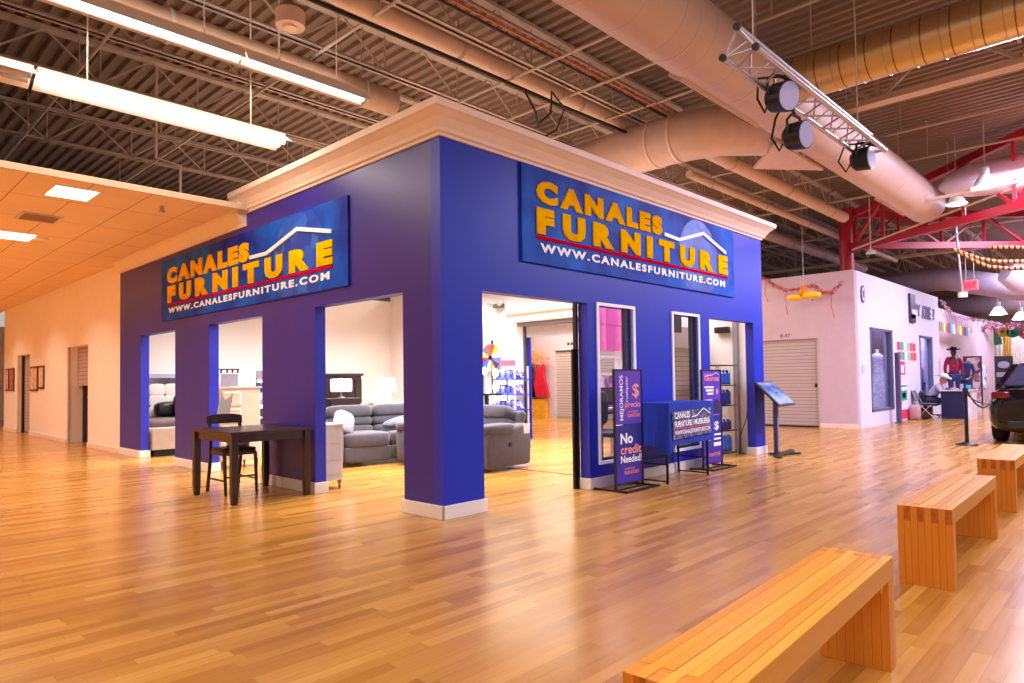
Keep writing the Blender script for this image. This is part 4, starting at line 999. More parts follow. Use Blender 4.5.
m.build('shelves', m_white, t)
t = thing('office_chair', 'black office chair behind the tall store window', 'chair', (3.95, .9, 0))
MB().sup((3.95, .95, .48), (.5, .5, .1), .4, .5, 24, 8).build('seat', m_blackp, t)
MB().sup((3.95, 1.2, .83), (.46, .08, .5), .5, .4, 24, 10).build('backrest', m_blackp, t)
MB().cyl((3.95, .95, .1), (3.95, .95, .44), .03, n=10).build('gas_lift', m_chrome, t)
for k in range(5):
    a = k*2*PI/5; c = (3.95+.27*math.cos(a), .95+.27*math.sin(a))
    l = MB().bar((3.95, .95, .11), (*c, .07), .04, .03).build('base_arm', m_blackp, t)
    MB().cyl((c[0], c[1]-.015, .03), (c[0], c[1]+.015, .03), .03, n=12).build('caster', m_blackp, l)
t = thing('desk', 'dark desk inside the store behind the office chair', 'desk', (4.6, 1.5, 0))
MB().box(4.15, 5.4, 1.3, 1.68, .72, .75).build('desktop', m_espresso, t)
for x in (4.18, 5.32): MB().box(x, x+.05, 1.32, 1.66, 0, .72).build('leg', m_espresso, t)
tag(MB().box(4.4, 4.8, 1.5, 1.53, .85, 1.12).box(4.57, 4.62, 1.5, 1.53, .76, .85).box(4.5, 4.69, 1.45, 1.58, .752, .762).build('monitor', m_blackp), 'black computer monitor on the dark desk', 'monitor')
# ---------------------------------------------------------------- behind window 2
d = sthing('door_5', (6.3, 1.2, 0)); d['label'] = 'cream roller shutter seen through the second store window'
MB().box(5.3, 6.75, 1.05, 1.08, 0, 1.75).build('roller_curtain', stripes('cream_slats', (226, 196, 150), (150, 120, 90), axis=2, period=.08, duty=.12), d)
MB().box(5.3, 6.75, 1.02, 1.10, 1.75, 2.1).build('hood', m_cream, d)
tag(MB().box(5.35, 5.62, .98, 1.0, 1.58, 1.72).build('notice', M('yellow_notice', (236, 214, 110), rough=.6)), 'small yellowish notice on the shutter behind the second window', 'notice')
tag(MB().box(5.05, 5.75, .84, .90, 1.98, 2.4).cyl((5.4, .87, 2.4), (5.4, .87, 3.4), .02, n=8).build('television', M('tv_black', (40, 34, 36), rough=.3)), 'dark television hung behind the top of the second window', 'television')
# ---------------------------------------------------------------- last doorway: rack of water bottles
t = thing('bottle_rack', 'open black wire rack of blue bottles in the last doorway of the store', 'rack', (6.1, .45, 0))
m = MB()
for x in (5.86, 6.46):
    for y in (.28, .62): m.cyl((x, y, 0), (x, y, 1.44), .009, n=8)
m.build('rack_frame', m_chrome, t)
for z in (.05, .40, .80, 1.12): 
    m = MB()
    for k in range(8): m.cyl((5.86, .28+k*.0485, z), (6.46, .28+k*.0485, z), .004, n=5)
    m.box(5.86, 6.46, .275, .285, z-.008, z+.008).box(5.86, 6.46, .615, .625, z-.008, z+.008).build('wire_shelf', m_black, t)
MB().box(5.84, 6.5, .26, .64, 1.435, 1.45).build('top_shelf', m_black, t)
mw = [M('water_blue', (20, 84, 190), rough=.15, spec=.8), M('water_navy', (30, 44, 130), rough=.2), M('bottle_purple', (46, 34, 110), rough=.3)]
def jug(x, y, z, h, r, mat, name, lab, grp=None, capm=None):
    t = thing(name, lab, 'bottle', (x, y, z), grp)
    MB().lathe([(0, 0), (r, 0), (r, h*.2), (r*.93, h*.3), (r, h*.4), (r*.93, h*.5), (r, h*.6), (r*.95, h*.78), (r*.4, h*.92), (r*.35, h*.98), (0, h*.98)], (x, y, z), 16).build('bottle_body', mat, t)
    MB().cyl((x, y, z+h*.96), (x, y, z+h), r*.4, n=10).build('cap', capm or m_white, t)
    return t
for zi, (z, h, mt) in enumerate([(.06, .27, 0), (.41, .17, 2), (.81, .25, 1), (1.13, .24, 0)]):
    for k in range(5):
        if zi == 2 and k == 0: continue
        lab = ['big blue water bottle on the bottom shelf of the wire rack', 'short purple bottle on the second shelf of the wire rack', 'navy bottle on the third shelf of the wire rack', 'light blue bottle on the top shelf of the wire rack'][zi]
        jug(5.93+k*.115, .40, z+.002, h, .052, mw[mt], 'water_bottle', lab, 'bottles of the %s shelf of the wire rack' % ['bottom', 'second', 'third', 'top'][zi])
jug(5.93, .38, .81, .27, .055, M('bottle_red', (200, 20, 44), rough=.3), 'red_bottle', 'single bright red bottle on the third shelf of the wire rack', capm=m_black)
tag(MB().box(6.64, 6.75, .50, .74, 2.0, 2.1).build('wall_camera', m_black, bevel=.01), 'black box on the white wall inside the last doorway', 'camera')
struct(MB().box(6.70, 6.76, .36, .44, 0, 3.2).build('trim_6', M('grey_strip', (150, 140, 150))))
tag(MB().tube([(6.74, .2, 1.0), (6.70, .22, .6), (6.62, .3, .3), (6.66, .34, .05), (6.55, .3, .02), (6.5, .2, .02)], .008, 6).build('loose_cable', m_cable), 'loose black cable on the floor beside the last doorway', 'cable')
# sliding black door edges at the corner doorway
struct(MB().box(2.13, 2.165, TH, TH+.05, 0, 2.4).build('trim_7', m_black)); struct(MB().box(.52, .545, TH-.02, TH+.02, 0, 2.1).build('trim_8', m_dark))
tag(MB().box(2.09, 2.125, TH+.02, TH+.05, .0, 1.6).build('folded_gate', m_black), 'edge of a black folded gate in the corner doorway', 'gate')
# ================================================================== IN FRONT OF THE STORE
U = (0,0,1)
m_purple = gradient('poster_purple', [(34, 34, 150), (84, 60, 190), (96, 50, 190)], axis=2, lo=0, hi=1.3, rough=.45, noise=.2)
m_purple2 = gradient('poster_deep_blue', [(80, 40, 180), (40, 40, 160), (30, 40, 140)], axis=2, lo=0, hi=.7, rough=.45, noise=.15)
m_orlet = gradient('pink_orange_lettering', [(255, 150, 150), (255, 190, 120)], axis=0, lo=0, hi=.5, noise=.2, emit=.05)
m_logo_o = M('orange_logo_print', (250, 140, 110), rough=.5)
m_frame = M('stand_black', (18, 16, 30), rough=.35)
def poster_stand(x0, y, label, full=True):
    t = thing('sign_stand', label, 'sign stand', (x0+.26, y, 0))
    x1 = x0+.52; f = MB()
    for x in (x0-.012, x1+.012): f.box(x-.012, x+.012, y-.012, y+.012, 0, 1.36)
    f.box(x0, x1, y-.012, y+.012, 1.345, 1.36).box(x0, x1, y-.008, y+.008, .06, .075).build('frame', m_frame, t)
    f = MB()
    for x in (x0-.03, x1+.08): f.box(x-.02, x+.02, y-.16, y+.3, 0, .02)
    f.box(x0-.05, x1+.1, y-.18, y-.14, 0, .02).box(x0-.03, x1+.08, y-.012, y+.012, .0, .02).build('base_rails', m_frame, t)
    up = MB().box(x0, x1, y-.006, y+.006, .735, 1.345).build('poster', m_purple, t)
    lo = MB().box(x0, x1, y-.006, y+.006, .075, .725).build('poster', m_purple2, t)
    N_ = (0,-1,0); X_ = (1,0,0); e = .0075
    def Z(v): return 1.35-(v-30)*.002
    def X(f_): return x0+f_*.52
    def T(par, s, fx0, fx1, v0, v1, mat, name='lettering', bold=.01):
        put_text(MB(), s, (X(fx0), y-e, Z(v1)), X_, U, N_, X(fx1)-X(fx0), Z(v0)-Z(v1), bold=bold).build(name, mat, par)
    if full:
        put_text(MB(), 'MEJORAMOS', (X(.33), y-e, Z(315)), U, (-1,0,0), N_, Z(60)-Z(315), .085, bold=.01).build('lettering', m_wlet, up)
        put_text(MB(), 'cualquier', (X(.50), y-e, Z(215)), U, (-1,0,0), N_, Z(65)-Z(215), .055, bold=.005).build('lettering', m_wlet, up)
        T(up, '$', .66, .92, 108, 195, m_orlet); T(up, 'precio', .36, .96, 212, 252, m_orlet)
        T(up, 'CANALES', .45, .85, 262, 275, m_logo_o, 'logo_lettering'); T(up, 'FURNITURE', .45, .93, 281, 300, m_logo_o, 'logo_lettering', .03)
        T(lo, 'No', .17, .64, 388, 448, m_wlet, bold=.03); T(lo, 'credit', .17, .97, 455, 507, m_orlet, bold=.02); T(lo, 'Needed!', .17, .97, 513, 556, m_wlet, bold=.02)
        T(lo, 'CANALES', .3, .7, 583, 596, m_logo_o, 'logo_lettering'); T(lo, 'FURNITURE', .3, .86, 602, 622, m_logo_o, 'logo_lettering', .03)
    else:
        T(up, 'CANALES', .12, .5, 52, 68, m_orlet, 'logo_lettering', .02); T(up, 'FURNITURE', .12, .92, 78, 104, m_orlet, 'logo_lettering', .03)
        m = MB()
        for a, b in (((.12, 84), (.55, 74)), ((.55, 74), (.75, 56)), ((.75, 56), (.93, 74))):
            m.bar((X(a[0]), y-e, Z(a[1]-12)), (X(b[0]), y-e, Z(b[1]-12)), .006)
        m.build('roof_line', m_wlet, up)
        # a woman in a navy dress printed on the poster, and faint text bars
        m = MB()
        for i, (a, b, v0, v1) in enumerate([(.1, .62, 140, 152), (.18, .6, 160, 176), (.25, .58, 184, 198), (.1, .5, 232, 244), (.1, .42, 250, 262)]):
            m.box(X(a), X(b), y-e-.001, y-e, Z(v1), Z(v0))
        m.build('text_bars', m_wlet, up)
        MB().sup((X(.80), y-e, Z(178)), (.07, .004, .085), .9, .9, 14, 8).build('printed_face', M('printed_face', (230, 160, 170)), up)
        MB().prism([(0, 0), (.20, 0), (.18, .16), (.12, .20), (.05, .19), (.0, .14)], (X(.58), y-e, Z(330)), X_, U, N_, .001).build('printed_figure', M('printed_navy', (30, 22, 90)), up)
        T(lo, '$', .6, .85, 385, 450, m_wlet, bold=.02)
        m = MB()
        for a, b, v0, v1 in [(.55, .95, 470, 482), (.3, .95, 500, 512), (.55, .95, 530, 556)]: m.box(X(a), X(b), y-e-.001, y-e, Z(v1), Z(v0))
        m.build('text_bars', m_wlet, lo)
        T(lo, 'FURNITURE', .3, .9, 600, 624, m_logo_o, 'logo_lettering', .02)
    return t
poster_stand(2.25, -.30, 'purple poster stand reading No credit Needed! left of the blue draped table')
poster_stand(4.43, -.20, 'purple poster stand behind the right end of the blue draped table', False)

# blue draped table
t = thing('draped_table', 'high folding table with black wire legs', 'table', (3.55, -.26, 0))
m = MB().box(3.03, 4.07, -.50, -.02, .925, .95).build('tabletop', m_frame, t)
for x in (3.05, 4.03):
    for y in (-.47, -.05): MB().box(x-.012, x+.012, y-.012, y+.012, 0, .925).build('leg', m_frame, t)
m = MB()
for x in (3.05, 4.03): m.box(x-.008, x+.008, -.47, -.05, .02, .036).box(x-.008, x+.008, -.47, -.05, .22, .236)
m.box(3.05, 4.03, -.055, -.045, .22, .236).bar((3.05, -.05, .22), (3.5, -.06, .9), .01).build('brace', m_frame, t)
t = thing('tablecloth', 'royal blue CANALES FURNITURE cloth draped over the high table', 'tablecloth', (3.55, -.26, .955))
def drape():
    mb = MB(); x0, x1, y0, y1, zt = 3.0, 4.1, -.52, -.05, .956
    per = []; n1, n2 = 26, 14
    for k in range(n1): per.append((x0+(x1-x0)*k/n1, y0, 'f', k/n1))
    for k in range(n2): per.append((x1, y0+(y1-y0)*k/n2, 'r', k/n2))
    for k in range(n1): per.append((x1-(x1-x0)*k/n1, y1, 'b', k/n1))
    for k in range(n2): per.append((x0, y1-(y1-y0)*k/n2, 'l', k/n2))
    R_ = []; rows = 7
    c = (x0+x1)/2, (y0+y1)/2
    for j in range(rows+1):
        f = j/rows
        for (x, y, s, u) in per:
            drop = {'f': .50, 'b': .5, 'r': .46, 'l': .50}[s]
            if s == 'f': drop = .50+(.12*max(0, 1-u*9))+(.06*max(0, (u-.9)*9)) - .0
            if s == 'l': drop = .50+.12*max(0, (u-.8)*5)
            wv = .016*math.sin(u*26+(1 if s == 'f' else 2))*f if s != 'f' else .004*math.sin(u*14)*f
            out = .02*f+wv+(.05*f if s == 'l' else 0)
            ox = {'l': -1, 'r': 1}.get(s, 0)*out; oy = {'f': -1, 'b': 1}.get(s, 0)*out
            R_.append((x+ox, y+oy, zt-drop*f))
    n = len(per)
    mb.add(R_, [(j*n+i, j*n+(i+1) % n, (j+1)*n+(i+1) % n, (j+1)*n+i) for j in range(rows) for i in range(n)], 0, True)
    mb.add(R_[:n], [tuple(range(n))])
    return mb
drape().build('cloth', m_cloth, t)
pr = MB().prism([(0, 0), (.93, .03), (.94, .35), (0, .33)], (3.07, -.548, .52), (1,0,0), (0,.03,1), (0,-1,0), .002).build('printed_photo', patches('city_print', [(40, 70, 150), (120, 110, 130), (70, 90, 110), (150, 130, 160), (30, 50, 120)], scale=22), t)
UU = (0,.03,1); NN = (0,-1,0)
put_text(MB(), 'CANALES', (3.10, -.553, .765), (1,.0,.02), UU, NN, .36, .075, bold=.03).build('lettering', m_wlet, t)
put_text(MB(), 'FURNITURE / MUEBLERIA', (3.10, -.553, .665), (1,0,.02), UU, NN, .86, .07, bold=.03).build('lettering', m_wlet, t)
put_text(MB(), 'WWW.CANALESFURNITURE.COM', (3.10, -.553, .575), (1,0,.02), UU, NN, .86, .05, bold=.02).build('lettering', m_wlet, t)
MB().bar((3.10, -.553, .645), (3.97, -.553, .66), .004, .012).build('pink_line', M('pink_line', (220, 50, 150)), t)
m = MB(); P_ = [(3.5, .775), (3.62, .785), (3.80, .87), (3.97, .80)]
for i in range(3): m.bar((P_[i][0], -.553, P_[i][1]), (P_[i+1][0], -.553, P_[i+1][1]), .004, .012)
m.build('roof_line', m_wlet, t)
MB().cyl((3.96, -.552, .855), (3.96, -.556, .855), .018, n=12).build('round_emblem', M('cyan_dot', (120, 210, 240)), t)

# information kiosk
t = thing('information_kiosk', 'touch screen kiosk on a slim post at the right end of the blue store', 'kiosk', (6.82, -.12, 0))
MB().box(6.77, 6.87, -.15, -.09, .02, 1.0).build('post', M('kiosk_grey', (70, 76, 110), rough=.3, metal=.5), t, bevel=.01)
MB().box(6.795, 6.845, -.155, -.15, .05, .95).build('post_strip', M('kiosk_light_strip', (130, 140, 170), rough=.3), t)
q = Matrix.Translation((6.80, -.13, .98)) @ Matrix.Rotation(math.radians(44), 4, 'X')
s = MB().box(-.33, .33, -.27, .27, -.025, .012, mat=q).build('screen_case', M('kiosk_bezel', (40, 40, 52), rough=.3), t, bevel=.01)
MB().box(-.30, .30, -.24, .24, .012, .015, mat=q).build('screen', gradient('kiosk_picture', [(70, 96, 150), (150, 170, 200), (60, 90, 140), (170, 180, 210)], axis=2, lo=.7, hi=1.25, rough=.15, emit=.35, noise=.25, nscale=5), s)
MB().box(-.06, .06, -.08, .08, -.09, -.02, mat=q).build('bracket', m_black, t)
def arc(mb, c, r, a0, a1, w, z0, z1, n=14):
    vs = []
    for k in range(n+1):
        a = a0+(a1-a0)*k/n; ww = w*math.sin(PI*(.12+.76*k/n))
        for rr in (r-ww, r+ww): vs += [(c[0]+rr*math.cos(a), c[1]+rr*math.sin(a), z0), (c[0]+rr*math.cos(a), c[1]+rr*math.sin(a), z1)]
    fs = []
    for k in range(n):
        b = 4*k; fs += [(b+1, b+3, b+7, b+5), (b, b+4, b+6, b+2), (b, b+1, b+5, b+4), (b+2, b+6, b+7, b+3)]
    fs += [(0, 2, 3, 1), (4*n, 4*n+1, 4*n+3, 4*n+2)]
    return mb.add(vs, fs)
m = MB(); arc(m, (6.70, -.78), .56, math.radians(45), math.radians(135), .07, 0, .025)
arc(m, (7.15, .55), .72, math.radians(235), math.radians(300), .07, 0.0, .024); m.build('base', m_black, t)

t.location.y -= .09
# ================================================================== RIGHT HALL
# hanging yellow hat piñata and tinsel garland
t = thing('sombrero_decoration', 'bright yellow paper hat with two wide lobes hanging by the pink wall', 'decoration', (11.5, 1.0, 3.0))
m_y = M('yellow_paper', (250, 200, 20), rough=.6, emit=(255, 200, 20), estr=.12)
MB().sup((11.5, 1.22, 3.04), (.34, .36, .13), .8, .9, 22, 10).sup((11.5, .86, 3.06), (.34, .40, .15), .8, .9, 22, 10).build('brim', m_y, t)
MB().lathe([(.0, .24), (.06, .22), (.1, .1), (.13, 0), (0, 0)], (11.5, 1.03, 3.06), 18).build('crown', M('orange_paper', (230, 140, 20), rough=.6), t)
MB().cyl((11.5, 1.03, 3.28), (11.5, 1.03, 5.4), .006, n=5).build('string', m_stone, t)
def garland(pts, r, mat, name, label, drops=0, dmat=None, tufts=True, seed=1):
    rnd = random.Random(seed); t = thing(name, label, 'garland', pts[0])
    V = [Vector(p) for p in pts]; fine = []
    for i in range(len(V)-1):
        for k in range(6): fine.append(V[i].lerp(V[i+1], k/6))
    fine.append(V[-1]); m = MB().tube(fine, r*.5, 6)
    if tufts:
        for p in fine:
            for j in range(5):
                d = Vector((rnd.uniform(-1,1), rnd.uniform(-1,1), rnd.uniform(-1,1))).normalized()*r*2.2
                m.bar(p-d, p+d, r*.5)
    m.build('garland_rope', mat, t)
    if drops:
        m = MB()
        for k in range(drops):
            p = fine[int((k+.5)*len(fine)/drops)]; L = rnd.uniform(.35, .6); q = p.copy()
            for j in range(8):
                z = Vector((q.x+rnd.uniform(-.03,.03), q.y+rnd.uniform(-.03,.03), q.z-L/8)); m.bar(q, z, .014); q = z
        m.build('hanging_streamer', dmat or mat, t)
    return t
m_tins = patches('pink_tinsel', [(230, 140, 160), (190, 60, 90), (220, 170, 120), (170, 90, 110)], scale=30)
garland([(12.6, 2.9, 3.9), (12.6, 2.35, 3.68), (12.6, 2.13, 3.5), (12.6, 1.84, 3.36), (12.6, 1.52, 3.37), (12.6, 1.2, 3.42), (12.6, 1.0, 3.22), (12.6, .8, 3.2), (12.6, .56, 3.42)], .028, m_tins, 'tinsel_garland', 'pink and gold tinsel garland with streamers on the pinkish unit wall', 4, M('pink_streamer', (216, 70, 130)), seed=4)

# signs on the unit front
UF = UY-.005
t = thing('round_sign', 'small round red white and blue sign high on the unit wall', 'sign', (13.49, UY, 3.0))
MB().prism([(.14*math.cos(k*PI/16), .21*math.sin(k*PI/16)) for k in range(32)], (13.49, UY, 3.2), (1,0,0), U, (0,-1,0), .03).build('disc_rim', M('blue_rim', (60, 110, 150)), t)
MB().prism([(.10*math.cos(k*PI/16), .165*math.sin(k*PI/16)) for k in range(32)], (13.49, UY-.03, 3.2), (1,0,0), U, (0,-1,0), .004).build('disc_face', M('pale_face', (226, 214, 224)), t)
MB().prism([(-.06, -.1), (0, -.05), (.06, -.1), (.035, 0), (.06, .1), (0, .05), (-.06, .1), (-.035, 0)], (13.49, UY-.034, 3.2), (1,0,0), U, (0,-1,0), .004).build('red_emblem', m_rlet, t)
t = thing('shop_sign', 'dark vertical box and grey letters PY ATRE at the top of the unit wall', 'sign', (18.8, UY, 2.75))
MB().box(17.6, 18.15, UY-.06, UY, 2.86, 3.56).build('sign_box', M('dark_plum', (52, 36, 66), rough=.4), t)
MB().box(17.75, 18.15, UY-.065, UY, 2.98, 3.12).build('sign_light', m_white, t); MB().box(17.62, 18.15, UY-.06, UY, 2.74, 2.97).build('sign_box', M('dark_plum', (52, 36, 66)), t)
m_glet = M('grey_violet_letters', (96, 86, 130), rough=.4)
put_text(MB(), 'PY', (18.25, UF, 2.98), (1,0,0), U, (0,-1,0), .66, .34, bold=.03, extr=.03).build('lettering', m_glet, t)
put_text(MB(), 'ATRE', (19.05, UF, 2.93), (1,0,0), U, (0,-1,0), 1.1, .40, bold=.03, extr=.03).build('lettering', m_glet, t)
put_text(MB(), '?', (20.4, UF, 2.95), (1,0,0), U, (0,-1,0), .22, .36, bold=.02, extr=.03).build('lettering', m_glet, t)
for i, (z, lab) in enumerate([(1.93, 'upper row of small green white and red pennants on the unit wall'), (1.66, 'lower row of small green white and red pennants on the unit wall')]):
    t = thing('pennant_row', lab, 'banner', (17.2, UY, z))
    for j, (c, n) in enumerate([((226, 60, 80), 'red'), ((60, 170, 150), 'green'), ((235, 235, 240), 'white'), ((150, 200, 190), 'pale green'), ((232, 90, 90), 'red'), ((226, 70, 84), 'red')]):
        x = 16.35+j*.32+i*.05
        MB().box(x, x+.26, UY-.012, UY-.004, z, z+.22).build('pennant', M('pennant%d' % j, c, rough=.7), t)
def poster(name, x0, x1, z0, z1, parts, lab, bg=(236, 230, 240)):
    t = thing(name, lab, 'poster', ((x0+x1)/2, UY, z0))
    MB().box(x0, x1, UY-.012, UY-.002, z0, z1).build('sheet', M('sheet%s' % str(bg), bg, rough=.6), t)
    for i, (a, b, c, d, col) in enumerate(parts): MB().box(a, b, UY-.016, UY-.012, c, d).build('print_block', M('print%s' % str(col), col, rough=.6), t)
poster('wall_poster', 16.4, 17.05, 1.22, 1.66, [(16.45, 17.0, 1.52, 1.62, (230, 60, 90)), (16.5, 16.6, 1.28, 1.5, (230, 60, 90)), (16.9, 17.0, 1.28, 1.5, (230, 60, 90)), (16.5, 17.0, 1.25, 1.3, (230, 60, 90))], 'small poster with a red outlined square beside the grey pylon')
poster('wall_poster', 16.45, 17.2, .5, 1.0, [(16.5, 17.12, .92, .97, (40, 160, 150)), (16.5, 17.12, .55, .82, (40, 160, 140)), (16.66, 16.98, .62, .76, (220, 235, 235))], 'small poster with a green ringed square beside the grey pylon')
poster('wall_poster', 16.45, 17.25, .06, .42, [(16.45, 17.25, .06, .3, (236, 50, 90))], 'pink bottomed poster low on the unit wall by the bag')
poster('wall_notice', 13.2, 13.55, 1.25, 1.55, [(13.24, 13.36, 1.3, 1.5, (180, 180, 200)), (13.4, 13.5, 1.3, 1.5, (200, 200, 216))], 'tiny pale notice left of the gown window')
tag(MB().box(15.5, 15.66, .16, .26, 0, 1.83).box(15.46, 15.7, .13, .29, 0, .03).build('pylon_sign', M('pylon_violet', (92, 78, 116), rough=.4), bevel=.008), 'slim grey violet pylon standing before the unit wall', 'pylon')

# gown window
t = thing('mannequin_gown', 'white lace wedding gown on a dress form behind the first unit window', 'dress', (16.9, 1.05, .35))
m_lace = patches('white_lace', [(240, 236, 244), (214, 206, 222), (248, 244, 250), (196, 186, 210)], scale=26, rough=.8)
MB().lathe([(.50, 0), (.42, .2), (.27, .6), (.21, .9), (.15, 1.12), (.17, 1.3), (.19, 1.42), (.12, 1.5), (0, 1.52)], (16.9, 1.05, .36), 30, sx=1.2, sy=.8).build('gown', m_lace, t)
MB().cyl((16.9, 1.05, 1.85), (16.9, 1.05, 1.98), .05, n=12).build('neck_stub', m_cream, t)
tag(MB().lathe([(.3, 0), (.2, .6), (.14, 1.1), (.17, 1.35), (.05, 1.45), (0, 1.45)], (18.2, 1.05, .36), 24).build('dark_gown', M('navy_gown', (70, 60, 110), rough=.6)), 'dark blue gown on a form right of the lace gown', 'dress')
tag(MB().box(15.0, 20.2, 1.7, 1.75, 1.7, 3.0).box(14.6, 19, .62, 1.5, .30, .355).build('display_plinth', M('mauve_backdrop', (92, 74, 84), rough=.8)), 'mauve backdrop and plinth of the gown display', 'display')
tag(MB().box(19.6, 20.95, 1.2, 1.25, .0, 2.6).build('shop_backdrop', patches('shop_stock', [(150, 110, 190), (220, 190, 230), (90, 60, 130), (60, 80, 150), (230, 210, 240)], scale=5)), 'colourful stock wall behind the second unit window', 'display')

# ---------------------------------------------------------------- figures grown with skin modifiers
def skin(name, chains, mat, parent, root=0, sub=1):
    """chains: list of lists of (point, radius); shared points are merged"""
    vs = []; rs = []; es = []; idx = {}
    off = Vector((0,0,0)); q = parent
    while q is not None: off += q.location; q = q.parent
    for ch in chains:
        prev = None
        for p, r in ch:
            k = tuple(round(c, 4) for c in p)
            if k not in idx: idx[k] = len(vs); vs.append(Vector(p)-off); rs.append(r)
            i = idx[k]
            if prev is not None and prev != i: es.append((prev, i))
            prev = i
    me = bpy.data.meshes.new(name); me.from_pydata(vs, es, []); o = bpy.data.objects.new(name, me); COL.objects.link(o); o.parent = parent
    o.modifiers.new('k', 'SKIN'); o.modifiers['k'].use_smooth_shade = True
    if not me.skin_vertices: me.attributes  # layer is made by the modifier
    lay = me.skin_vertices[0].data if me.skin_vertices else None
    if lay is None: return o
    for i, r in enumerate(rs):
        rr = r if isinstance(r, tuple) else (r, r); lay[i].radius = rr; lay[i].use_root = (i == root)
    s = o.modifiers.new('s', 'SUBSURF'); s.levels = sub; s.render_levels = sub
    # bake to a real mesh so every reader sees the shape
    dg = bpy.context.evaluated_depsgraph_get(); dg.update()
    m2 = bpy.data.meshes.new_from_object(o.evaluated_get(dg)); o.modifiers.clear(); o.data = m2
    m2.materials.clear(); m2.materials.append(mat)
    for p in m2.polygons: p.use_smooth = True
    return o
def skin_layer_fix():
    pass
def figure(loc, fw, J, label, cat, name, m_skin, clothes, hat=None, face=True):
    """J: joints in a local frame (forward, left, up)"""
    t = thing(name, label, cat, loc)
    f = Vector((fw[0], fw[1], 0)).normalized(); l = Vector((-f.y, f.x, 0)); L = Vector(loc)
    def P(p): return L+f*p[0]+l*p[1]+Vector((0,0,p[2]))
    def C(keys_r): return [(P(J[k]), r) for k, r in keys_r]
    chains = [C([('pelvis', .13), ('waist', .115), ('chest', .135), ('neckb', .07), ('neck', .05), ('head', .07)])]
    for s in ('L', 'R'):
        chains.append(C([('neckb', .07), ('sh'+s, .06), ('el'+s, .042), ('wr'+s, .027), ('pa'+s, .03)]))
        chains.append(C([('pelvis', .13), ('hip'+s, .09), ('kn'+s, .058), ('an'+s, .038), ('toe'+s, .032)]))
    body = skin('body', chains, m_skin, t)
    # head
    H = P(J['head']); yaw = math.atan2(f.y, f.x)
    pitch = J.get('pitch', 0)
    Q = Matrix.Rotation(yaw, 3, 'Z') @ Matrix.Rotation(pitch, 3, 'Y')
    h = MB().sup(H+Vector((0,0,.05)), (.19, .155, .235), .95, .95, 20, 14, mat=Q.to_4x4())
    if face:
        def hp(x, y, z): return H+Vector((0,0,.05))+Q @ Vector((x, y, z))
        h.sup(hp(.098, 0, -.012), (.03, .026, .045), .9, .9, 8, 6)
        for sgn in (-1, 1): h.sup(hp(0, sgn*.078, -.01), (.035, .016, .055), .9, .9, 8, 6)
    hd = h.build('head', m_skin, body)
    if face:
        e = MB()
        for sgn in (-1, 1): e.sup(hp(.083, sgn*.033, .012), (.012, .026, .014), .9, .9, 8, 6)
        e.build('eyes', m_black, hd)
        MB().sup(hp(.084, 0, -.06), (.016, .05, .012), .9, .9, 8, 6).build('mouth', M('lips', (150, 70, 66)), hd)
    # hands
    for s in ('L', 'R'):
        w = P(J['wr'+s]); pa = P(J['pa'+s]); d = (pa-w).normalized(); sd = d.cross(Vector((0,0,1))).normalized()
        if sd.length < .5: sd = l.copy()
        nrm = sd.cross(d).normalized()
        hm = MB().sup(pa, (.085, .075, .03), .6, .6, 14, 8, mat=Matrix((d, sd, nrm)).transposed().to_4x4())
        for k in range(4):
            b = pa+d*.038+sd*(k-1.5)*.019; Ln = (.06, .072, .066, .05)[k]
            hm.tube([b, b+d*Ln*.5-nrm*.004, b+d*Ln-nrm*.02], [.0095, .009, .007], 6)
        sg = -1 if s == 'L' else 1
        b = pa-d*.02+sd*sg*.032; hm.tube([b, b+d*.03+sd*sg*.022, b+d*.055+sd*sg*.026-nrm*.01], [.011, .010, .008], 6)
        hm.build('hand', m_skin, body)
    for nm, segs, mt in clothes:
        ch = []
        for seg in segs: ch.append(C(seg))
        skin(nm, ch, mt, t)
    if hat:
        hb = H+Vector((0,0,.12)); m = MB()
        brim = []; n = 28
        for r in (.10, .19):
            for k in range(n):
                a = 2*PI*k/n; p = Vector((r*math.cos(a)*1.15, r*math.sin(a), .055*abs(math.sin(a))**2*(r > .15)))
                brim.append(hb+Q @ p)
        m.add(brim, [(k, (k+1) % n, n+(k+1) % n, n+k) for k in range(n)], 0, True)
        m.lathe([(.105, 0), (.10, .06), (.085, .115), (.05, .12), (0, .10)], hb, 22, mat=Q, sx=1.1)
        ho = m.build('hat', hat, t); sm = ho.modifiers.new('t', 'SOLIDIFY'); sm.thickness = .008
    return t
SH = [[('pelvis', .15), ('waist', .14), ('chest', .155), ('neckb', .08)], [('neckb', .08), ('shL', .075), ('elL', .055), ('wrL', .038)], [('neckb', .08), ('shR', .075), ('elR', .055), ('wrR', .038)]]
TR = [[('pelvis', .155), ('hipL', .105), ('knL', .072), ('anL', .055)], [('pelvis', .15), ('hipR', .105), ('knR', .072), ('anR', .055)]]
BT = [[('anL', .05), ('toeL', .045)]], [[('anR', .05), ('toeR', .045)]]
m_jeans = M('blue_denim', (44, 60, 120), rough=.85, var=.2, scale=14)
stand = dict(pelvis=(0,0,.95), waist=(0,0,1.08), chest=(.01,0,1.28), neckb=(0,0,1.45), neck=(0,0,1.52), head=(.01,0,1.60), shL=(0,.19,1.42), elL=(-.03,.25,1.14), wrL=(.03,.25,.9), paL=(.05,.25,.82), shR=(0,-.19,1.42), elR=(-.03,-.25,1.14), wrR=(.03,-.25,.9), paR=(.05,-.25,.82),
             hipL=(0,.1,.88), knL=(.02,.11,.48), anL=(0,.11,.08), toeL=(.15,.12,.03), hipR=(0,-.1,.88), knR=(.02,-.11,.48), anR=(0,-.11,.08), toeR=(.15,-.12,.03))
